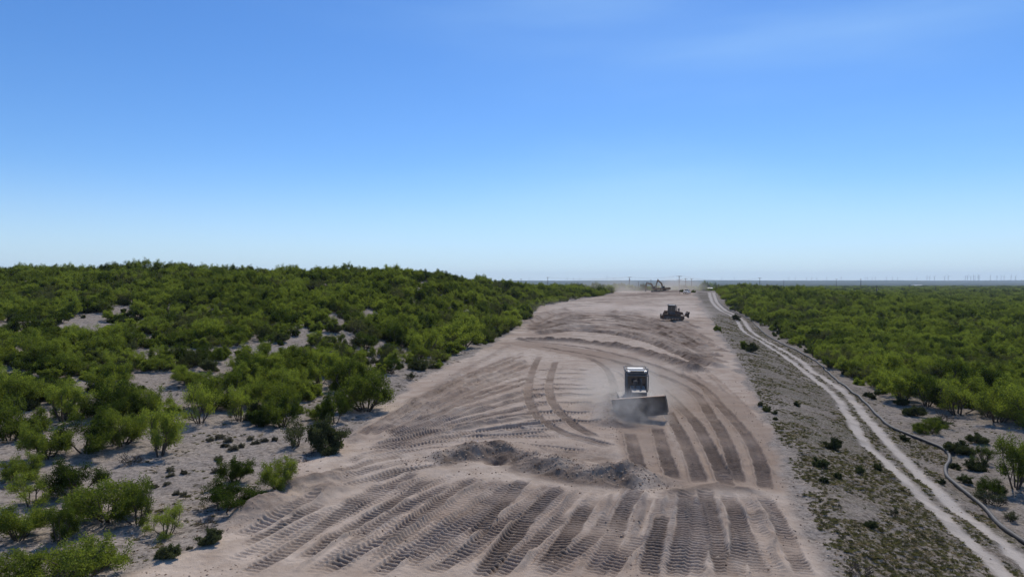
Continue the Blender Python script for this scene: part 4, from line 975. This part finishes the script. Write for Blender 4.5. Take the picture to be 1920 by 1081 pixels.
def bar2(m, a, b, ha, hb, w, y=0.):
    "tapered box beam from a to b in the (x, z) plane"
    a = np.array(a); b = np.array(b); d = (b-a)/np.linalg.norm(b-a); n = np.array([-d[1], d[0]])
    m.prism([tuple(a-n*ha), tuple(b-n*hb), tuple(b+n*hb), tuple(a+n*ha)], y-w/2, y+w/2)
def excavator(loc, rz, boom, tip, end, label, scale=1., bucket_dir=-1):
    root = empty('excavator', loc, rz, scale); tag(root, label, 'excavator', None)
    for s in (-1, 1): crawler(root, s*1.15, .6, 4.3, .44, M_track, M_dustdark)
    MB().box(-1., 1., -.85, .85, .45, .95, (.8, 1)).cyl((0, 0, .9), (0, 0, 1.15), .7, 20).obj('undercarriage', M_dustdark, root)
    MB().box(-2.1, 1.55, -1.35, 1.35, 1.15, 1.45).box(-1.9, .3, -1.3, 1.3, 1.45, 2.15, (.97, .95)).box(.3, 1.4, -1.3, -.35, 1.45, 1.95, (.95, .95)).obj('upper_body', M_yel, root, bevel=.05)
    MB().prism([(-2.75, 1.3), (-2.05, 1.15), (-2.05, 2.25), (-2.5, 2.25), (-2.75, 1.9)], -1.35, 1.35).obj('counterweight', M_yeldark, root, bevel=.06)
    cb = MB().prism([(.25, 1.45), (1.5, 1.45), (1.62, 1.9), (1.4, 2.85), (.25, 2.9)], .38, 1.33).obj('cab', M_yeldark, root, bevel=.05)
    MB().prism([(.4, 1.95), (1.4, 1.95), (1.26, 2.72), (.4, 2.75)], 1.325, 1.345).obj('window', M_glass, cb); MB().prism([(1.62, 1.8), (1.64, 1.8), (1.5, 2.7), (1.47, 2.7)], .46, 1.25).obj('window', M_glass, cb)
    MB().cyl((-1.3, -.8, 2.1), (-1.3, -.8, 2.6), .07, 10).obj('exhaust', M_dustdark, root)
    b = MB(); Rt = (.9, 1.6); bar2(b, Rt, boom, .26, .36, .42); bar2(b, boom, tip, .35, .2, .4); bo = b.obj('boom', M_yel, root, bevel=.03)
    for s in (-1, 1):
        m = ((Rt[0]+boom[0]*2)/3, (Rt[1]+boom[1]*2)/3); MB().tube([(1.45, s*.32, 1.4), (m[0]+.1, s*.32, m[1])], .08, 8).obj('boom_cylinder', M_dustdark, bo)
    e = np.array(end); t = np.array(tip); d = (e-t)/np.linalg.norm(e-t)
    st = MB(); bar2(st, t-d*.7, t+d*.3, .12, .3, .32); bar2(st, t+d*.3, e, .3, .14, .32); so = st.obj('stick', M_yel, root, bevel=.02)
    mid = (np.array(boom)+t)/2+np.array([0, .45]); MB().tube([(mid[0], 0, mid[1]), (t[0]-d[0]*.65, 0, t[1]-d[1]*.65)], .09, 8).obj('stick_cylinder', M_dustdark, so)
    c = []
    for k in range(9):
        a = R(100-190*k/8); c.append((e[0]+bucket_dir*.45+math.cos(a)*.72*(-bucket_dir)*-1*.0+math.cos(a)*.62*bucket_dir*-1, e[1]-.35+math.sin(a)*.62))
    ins = [(x+(e[0]-x)*.12, z+(e[1]-.3-z)*.12) for x, z in reversed(c)]
    bk = MB().prism(c+ins, -.6, .6); bk.prism(c, -.62, -.57).prism(c, .57, .62); bu = bk.obj('bucket', M_dustdark, root)
    for y in (-.5, -.17, .17, .5): MB().prism([c[-1], (c[-1][0]+.02, c[-1][1]-.1), (c[-1][0]-.25*bucket_dir*-1, c[-1][1]-.08)], y-.05, y+.05).obj('tooth', M_dustdark, bu)
    return root
pe = unproj(1229, 547.5)
excavator((pe[0], pe[1], gz(pe[0], pe[1])), R(172), (1.9, 4.05), (4.3, 4.35), (5.0, 1.3), 'dark excavator on the dirt crest with its arm hanging straight down to the ground')
pe2 = unproj(1251, 547.3)
excavator((pe2[0], pe2[1]+6, gz(pe2[0], pe2[1]+6)-.2), R(186), (1.5, 4.2), (3.5, 5.7), (4.6, 2.2), 'second excavator behind the dirt mound with its boom raised to a sharp peak')
# pickup on the crest
pp = unproj(1288, 550.5)
t = empty('pickup_truck', (pp[0], pp[1], gz(pp[0], pp[1])), R(-118), 1.05); tag(t, 'white pickup truck parked at the far end of the scraped strip, under the poles', 'pickup truck')
MB().prism([(-2.7, .55), (2.65, .55), (2.7, .95), (2.5, 1.12), (1.15, 1.2), (-2.7, 1.15)], -.95, .95).obj('body', M_white, t, bevel=.05)
cb = MB().prism([(-1.0, 1.15), (1.2, 1.18), (.55, 1.85), (-.8, 1.88)], -.82, .82).obj('cab', M_white, t, bevel=.05)
MB().prism([(.62, 1.84), (1.17, 1.24), (1.19, 1.26), (.66, 1.86)], -.74, .74).obj('windscreen', M_glass, cb)
for s in (-1, 1): MB().prism([(-.85, 1.24), (1.0, 1.24), (.5, 1.77), (-.72, 1.78)], s*.825-.01, s*.825+.01).obj('window', M_glass, cb)
MB().box(2.66, 2.73, -.8, .8, .62, .98).obj('grille', M_dustdark, t)
MB().box(-2.6, -1.1, -.85, .85, 1.12, 1.17).obj('cargo_bed', M_dustdark, t)
for s in (-1, 1):
    MB().box(2.66, 2.74, s*.8-.12, s*.8+.12, .82, .98).obj('headlight', M_lamp, t)
    for x in (-1.75, 1.75):
        w = MB().cyl((x, s*.82, .4), (x, s*1.0, .4), .4, 18).obj('wheel', M_rubber, t); MB().cyl((x, s*.99, .4), (x, s*1.015, .4), .2, 12).obj('rim', M_lamp, w)
ps = unproj(1274.5, 550.5)
st = MB().tube([(0, 0, -.2), (0, 0, 1.35)], .09, 8).box(-.12, .12, -.1, .1, .95, 1.3); so = st.obj('marker_stake', M_wood); so.location = (ps[0], ps[1], gz(ps[0], ps[1])); tag(so, 'short dark stake standing on the crest left of the white pickup', 'stake')

# hose
zz, _ = surf(pipe_c[:, 0], pipe_c[:, 1]); zz = np.convolve(np.pad(zz, 3, mode='edge'), np.ones(7)/7, 'valid')+.12
hs = MB().tube(np.stack([pipe_c[:, 0], pipe_c[:, 1], zz], 1), .115, 12).obj('water_hose', M_pipe, smooth=True)
tag(hs, 'long black hose lying along the twin-rut road and bending beside it', 'hose')

# poles, wires
M_ins = paint('insulator', (.30, .30, .30), .4, 0, .2)
def pole(px, top, Y, label, arms=1, armw=2.4, r=.17, extra=None, group=None, yaw=0.):
    fw = Y; X = (px-960)/1280*Y; b = gz(X, Y); zt = CAM_Z+(528-top)/1280*Y
    e = empty('utility_pole', (X, Y, b), yaw); H = max(zt-b, 4); tag(e, label, 'utility pole', group)
    MB().tube([(0, 0, -.5), (0, 0, H*.5), (0, 0, H)], [r*1.15, r, r*.7], 8).obj('post', M_wood, e)
    hh = []
    for k in range(arms):
        z = H-.35-k*1.9; hh.append(z); c = MB().box(-armw/2, armw/2, -.2, -.06, z, z+.16).tube([(-.8, -.13, z), (0, -.13, z-.7)], .03, 5).tube([(.8, -.13, z), (0, -.13, z-.7)], .03, 5).obj('crossarm', M_wood, e)
        for x in (-armw/2+.12, -.35, armw/2-.12): MB().cyl((x, -.13, z+.16), (x, -.13, z+.38), .06, 8).obj('insulator', M_ins, c)
    if extra == 'can': MB().cyl((.38, 0, H-2.4), (.38, 0, H-1.5), .26, 12).obj('transformer', M_ins, e)
    return (X, Y, b+H, armw)
P = {}
P['a'] = pole(977, 522, 800, 'faint pole farthest left above the low scrub beyond the hill', 1, 2.6, .2)
P['b'] = pole(1027, 519.5, 640, 'grey utility pole rising from the scrub between the hill and the excavators', 1, 3., .2)
P['c'] = pole(1180, 519, 500, 'pole with crossarm and transformer left of the excavators', 1, 2.6, .2, 'can')
P['d'] = pole(1197, 527, 450, 'short bare pole between the transformer pole and the excavators', 0)
P['e'] = pole(1220.5, 523.5, 600, 'pole showing above the first excavator arm', 1, 1.2)
P['f'] = pole(1273.5, 517, 400, 'tallest pole with two crossarms beside the white pickup', 2, 2.9, .2)
P['g'] = pole(1285.5, 521.5, 455, 'middle pole with two crossarms directly behind the white pickup', 2, 2.5, .19)
P['h'] = pole(1296.5, 522, 470, 'pole with one crossarm right of the white pickup', 1, 2.5, .18)
P['i'] = pole(1424.5, 520.5, 600, 'pole with wide crossarm above the scrub right of the road', 1, 3., .22)
P['j'] = pole(1469.5, 524, 800, 'plain thin pole right of the wide-armed one', 0, r=.22)
P['k'] = pole(1568, 522.5, 1100, 'far pole with a wide crossarm on the horizon', 1, 5., .3)
P['l'] = pole(1614, 522, 1000, 'dark stubby mast on the horizon left of the tall dark pole', 2, 1.0, .4)
P['m'] = pole(1643.5, 536, 360, 'tall dark pole with a transformer standing in the right scrub', 1, 1.1, .18, 'can')
P['n'] = pole(1678, 545, 520, 'small pole sunk in the scrub right of the tall dark one', 1, 1.4)
P['o'] = pole(1706, 533, 820, 'pole in the middle distance of the right scrub', 1, 1.6, .22)
P['p'] = pole(1754, 535.5, 700, 'pole farthest right in the scrub', 1, 1.6, .2)
M_wire = paint('wire', (.05, .05, .055), .6, 0, .1)
def wire(a, b, off, label):
    A = np.array([a[0]+off*a[3]/2*.9, a[1], a[2]+.1]); B = np.array([b[0]+off*b[3]/2*.9, b[1], b[2]+.1]); L = np.linalg.norm(A-B)
    q = np.linspace(0, 1, 24)[:, None]; Pt = A*(1-q)+B*q; Pt[:, 2] -= (4*q*(1-q)*L*.012)[:, 0]
    o = MB().tube(Pt, .02, 4, cap=False).obj('power_wire', M_wire); tag(o, label, 'wire', 'wires strung between the poles')
for a, b, t_ in (('c', 'f', 'thin power wire strung over the excavators from pole to pole'), ('f', 'i', 'thin power wire strung over the road to the wide-armed pole'), ('b', 'c', 'thin power wire strung over the low scrub left of the excavators')):
    for off in (-1, 1): wire(P[a], P[b], off, t_)

# wind turbines on the far ridge
M_turb = paint('turbine_grey_paint', (.10, .11, .13), .5, 0, 0.)
def turbine_mesh():
    tw = MB().tube([(0, 0, -5), (0, 0, 88)], [4.2, 3.0], 8).mesh('tower', M_turb); nc = MB().box(-2, 2, -4, 6, 87, 91).tube([(0, -4, 89), (0, -6.5, 89)], [1.9, .8], 8).mesh('nacelle', M_turb)
    bl = MB().tube([(0, -5.5, 0), (0, -5.5, 12), (0, -5.5, 46)], [2., 2.6, 1.], 5).mesh('blade', M_turb); return tw, nc, bl
TW = turbine_mesh()
def turbine(px, hub, Y, label, group):
    X = (px-960)/1280*Y; zt = CAM_Z+(528-hub)/1280*Y; s = 1.; b = float(terrain(np.array([X]), np.array([float(Y)]))[0]); s = (zt-b)/89.
    e = empty('wind_turbine', (X, Y, b), (rng.rand()-.5)*1.2, max(.6, min(s, 1.35))); tag(e, label, 'wind turbine', group)
    for nm, me in (('tower', TW[0]), ('nacelle', TW[1])): o = bpy.data.objects.new(nm, me); COL.objects.link(o); o.parent = e
    a0 = rng.rand()*120
    for k in range(3):
        o = bpy.data.objects.new('blade', TW[2]); COL.objects.link(o); o.parent = e; o.location = (0, 0, 89); o.rotation_euler = (0, R(a0+120*k), 0)
for px, hub in ((1738, 518.5), (1743, 520), (1752, 518.5), (1778, 517.5), (1771, 524), (1810, 522), (1814, 517.5), (1820, 521), (1825, 517), (1828, 519), (1834, 516), (1836, 519), (1857, 517.5), (1869, 518), (1877, 519), (1882.5, 518), (1895.5, 517), (1904, 521)):
    turbine(px, hub, 9300+rng.rand()*500, 'distant wind turbine in the dense row at the right end of the horizon', 'wind turbines in the dense right row')
for px, hub in ((1479, 523), (1491, 521), (1512, 522.5), (1522, 523), (1531, 521), (1550, 521), (1577, 520), (1622, 523), (1626, 522), (1635, 521.5), (1641, 521), (1662, 521.5), (1673, 521), (1683, 522), (1719, 523)):
    turbine(px, hub, 11500+rng.rand()*600, 'faint wind turbine on the horizon beyond the right scrub', 'faint wind turbines of the middle row')
for px, hub in ((992, 522), (1064, 520), (1075, 522), (1087, 521), (1138, 518), (1151, 521), (1353, 522), (1377, 522)):
    turbine(px, hub, 12500+rng.rand()*500, 'very faint wind turbine on the horizon above the strip', 'very faint wind turbines above the strip')

# farmstead and other far buildings
def shed(px, py, Y, w, d, h, label, wallm, roofm):
    X = (px-960)/1280*Y; b = float(terrain(np.array([X]), np.array([float(Y)]))[0])
    e = empty('farm_shed', (X, Y, b), R(8)); tag(e, label, 'shed')
    MB().box(-w/2, w/2, -d/2, d/2, -.5, h).obj('wall', wallm, e)
    MB().prism([(-d/2-.4, h), (d/2+.4, h), (0, h+d*.17)], -w/2-.4, w/2+.4).obj('roof', roofm, e).rotation_euler = (0, 0, R(90))
    g = MB().box(-w*.12, w*.12, -d/2-.05, -d/2+.02, 0, h*.75); g.obj('door', M_dustdark, e)
    return b
M_roofm = paint('pale_metal_roof', (.33, .33, .34), .4, 0, .1)
shed(1330.5, 533, 1250, 10, 7, 6.5, 'white-walled farm shed among dark trees on the horizon past the road', M_white, M_roofm)
shed(1719, 532, 3200, 48, 14, 6, 'long white building far out on the blue plain', M_white, M_roofm)
shed(1905, 538, 2300, 12, 10, 5, 'small pale shed far out near the right frame edge', M_white, M_roofm)
shed(1066, 535, 2600, 26, 14, 6, 'pale building far out beyond the low scrub', M_white, M_roofm)
for i, (px, w, h) in enumerate(((1318, 15, 13), (1312, 11, 9), (1325, 12, 10), (1333, 11, 14), (1340, 9, 12), (1345, 10, 7))):
    Y = 1290+i*6; X = (px-960)/1280*Y; b = float(terrain(np.array([X]), np.array([float(Y)]))[0])
    me = TREES[i]; e = empty('shade_tree', (X, Y, b), i, 1); e.scale = (w/3.2, w/3.2, h/1.9)
    for nm, m_ in zip(('crown', 'trunk'), me[:2]): o = bpy.data.objects.new(nm, m_); COL.objects.link(o); o.parent = e
    tag(e, 'dark shade tree clustered round the white farm shed on the horizon', 'tree', 'shade trees round the farm shed')

# ------------------------------------------------------------------ dust and haze
def dust(name, loc, size, dens, label, col=(.62, .58, .54), sc=.5, rz=0., thr=.38):
    import bmesh
    bm = bmesh.new(); bmesh.ops.create_icosphere(bm, subdivisions=3, radius=1.); me = bpy.data.meshes.new(name); bm.to_mesh(me); bm.free()
    o = bpy.data.objects.new(name, me); COL.objects.link(o); o.location = loc; o.scale = size; o.rotation_euler = (0, 0, rz)
    t = NT(name); p = t.pos(); ln = t.n('ShaderNodeVectorMath', {0: p}, operation='LENGTH').outputs['Value']
    wp = t.n('ShaderNodeNewGeometry').outputs['Position']
    n = t.noise(sc, 3, .6, wp)
    f = t.n('ShaderNodeMapRange', {0: ln, 1: 1., 2: .15, 3: 0., 4: 1.}, interpolation_type='SMOOTHSTEP').outputs[0]
    nn = t.n('ShaderNodeMapRange', {0: n, 1: thr, 2: .72, 3: 0., 4: 1.}).outputs[0]
    z = t.n('ShaderNodeSeparateXYZ', {'Vector': p}).outputs[2]
    low = t.n('ShaderNodeMapRange', {0: z, 1: -.1, 2: .9, 3: 1., 4: .15}).outputs[0]
    d = t.math('MULTIPLY', t.math('MULTIPLY', f, nn), t.math('MULTIPLY', low, dens))
    v = t.n('ShaderNodeVolumePrincipled', {'Color': col+(1,), 'Density': d, 'Anisotropy': .35})
    t.link(v.outputs[0], t.out.inputs['Volume']); me.materials.append(t.m); me.polygons.foreach_set('use_smooth', [True]*len(me.polygons))
    return tag(o, label, kind='stuff')
dust('dust_cloud', (p1[0]-.5, p1[1]+.6, .1), (3.6, 2.3, 2.9), 2.2, 'grey dust boiling in front of the blade of the nearer bulldozer', (.55, .55, .56), .9, 0, .36)
dust('dust_cloud', (p1[0]+.6, p1[1]+8., .8), (6.5, 6., 4.), .55, 'thin dust hanging round the nearer bulldozer', (.62, .6, .57), .5, 0, .34)
dust('dust_cloud', (p2[0]+3, p2[1]+15, 1.0), (15, 12, 6), .2, 'pale dust plume behind the side-on bulldozer', (.68, .62, .58), .22, 0, .36)
dust('dust_cloud', (unproj(1130, 590)[0], 205, 1.5), (30, 26, 4.5), .05, 'low dust sheet drifting left over the strip', (.68, .63, .6), .09, 0, .38)
dust('dust_cloud', (unproj(1165, 553)[0], 330, 6), (26, 30, 9), .05, 'pale dust blowing off the crest into the scrub', (.68, .64, .6), .07, 0, .35)
dust('dust_cloud', (96, 392, 7), (20, 16, 9), .1, 'dust rising behind the excavators', (.68, .64, .6), .08, 0, .33)

me = MB().box(-15000, 15000, -300, 14500, -45, 190)
t = NT('air'); v = t.n('ShaderNodeVolumePrincipled', {'Color': (.66, .80, .97, 1), 'Density': 6.5e-5, 'Anisotropy': .1}); t.link(v.outputs[0], t.out.inputs['Volume'])
hz = me.obj('haze', t.m); tag(hz, 'thin blue haze over the whole plain', kind='stuff')
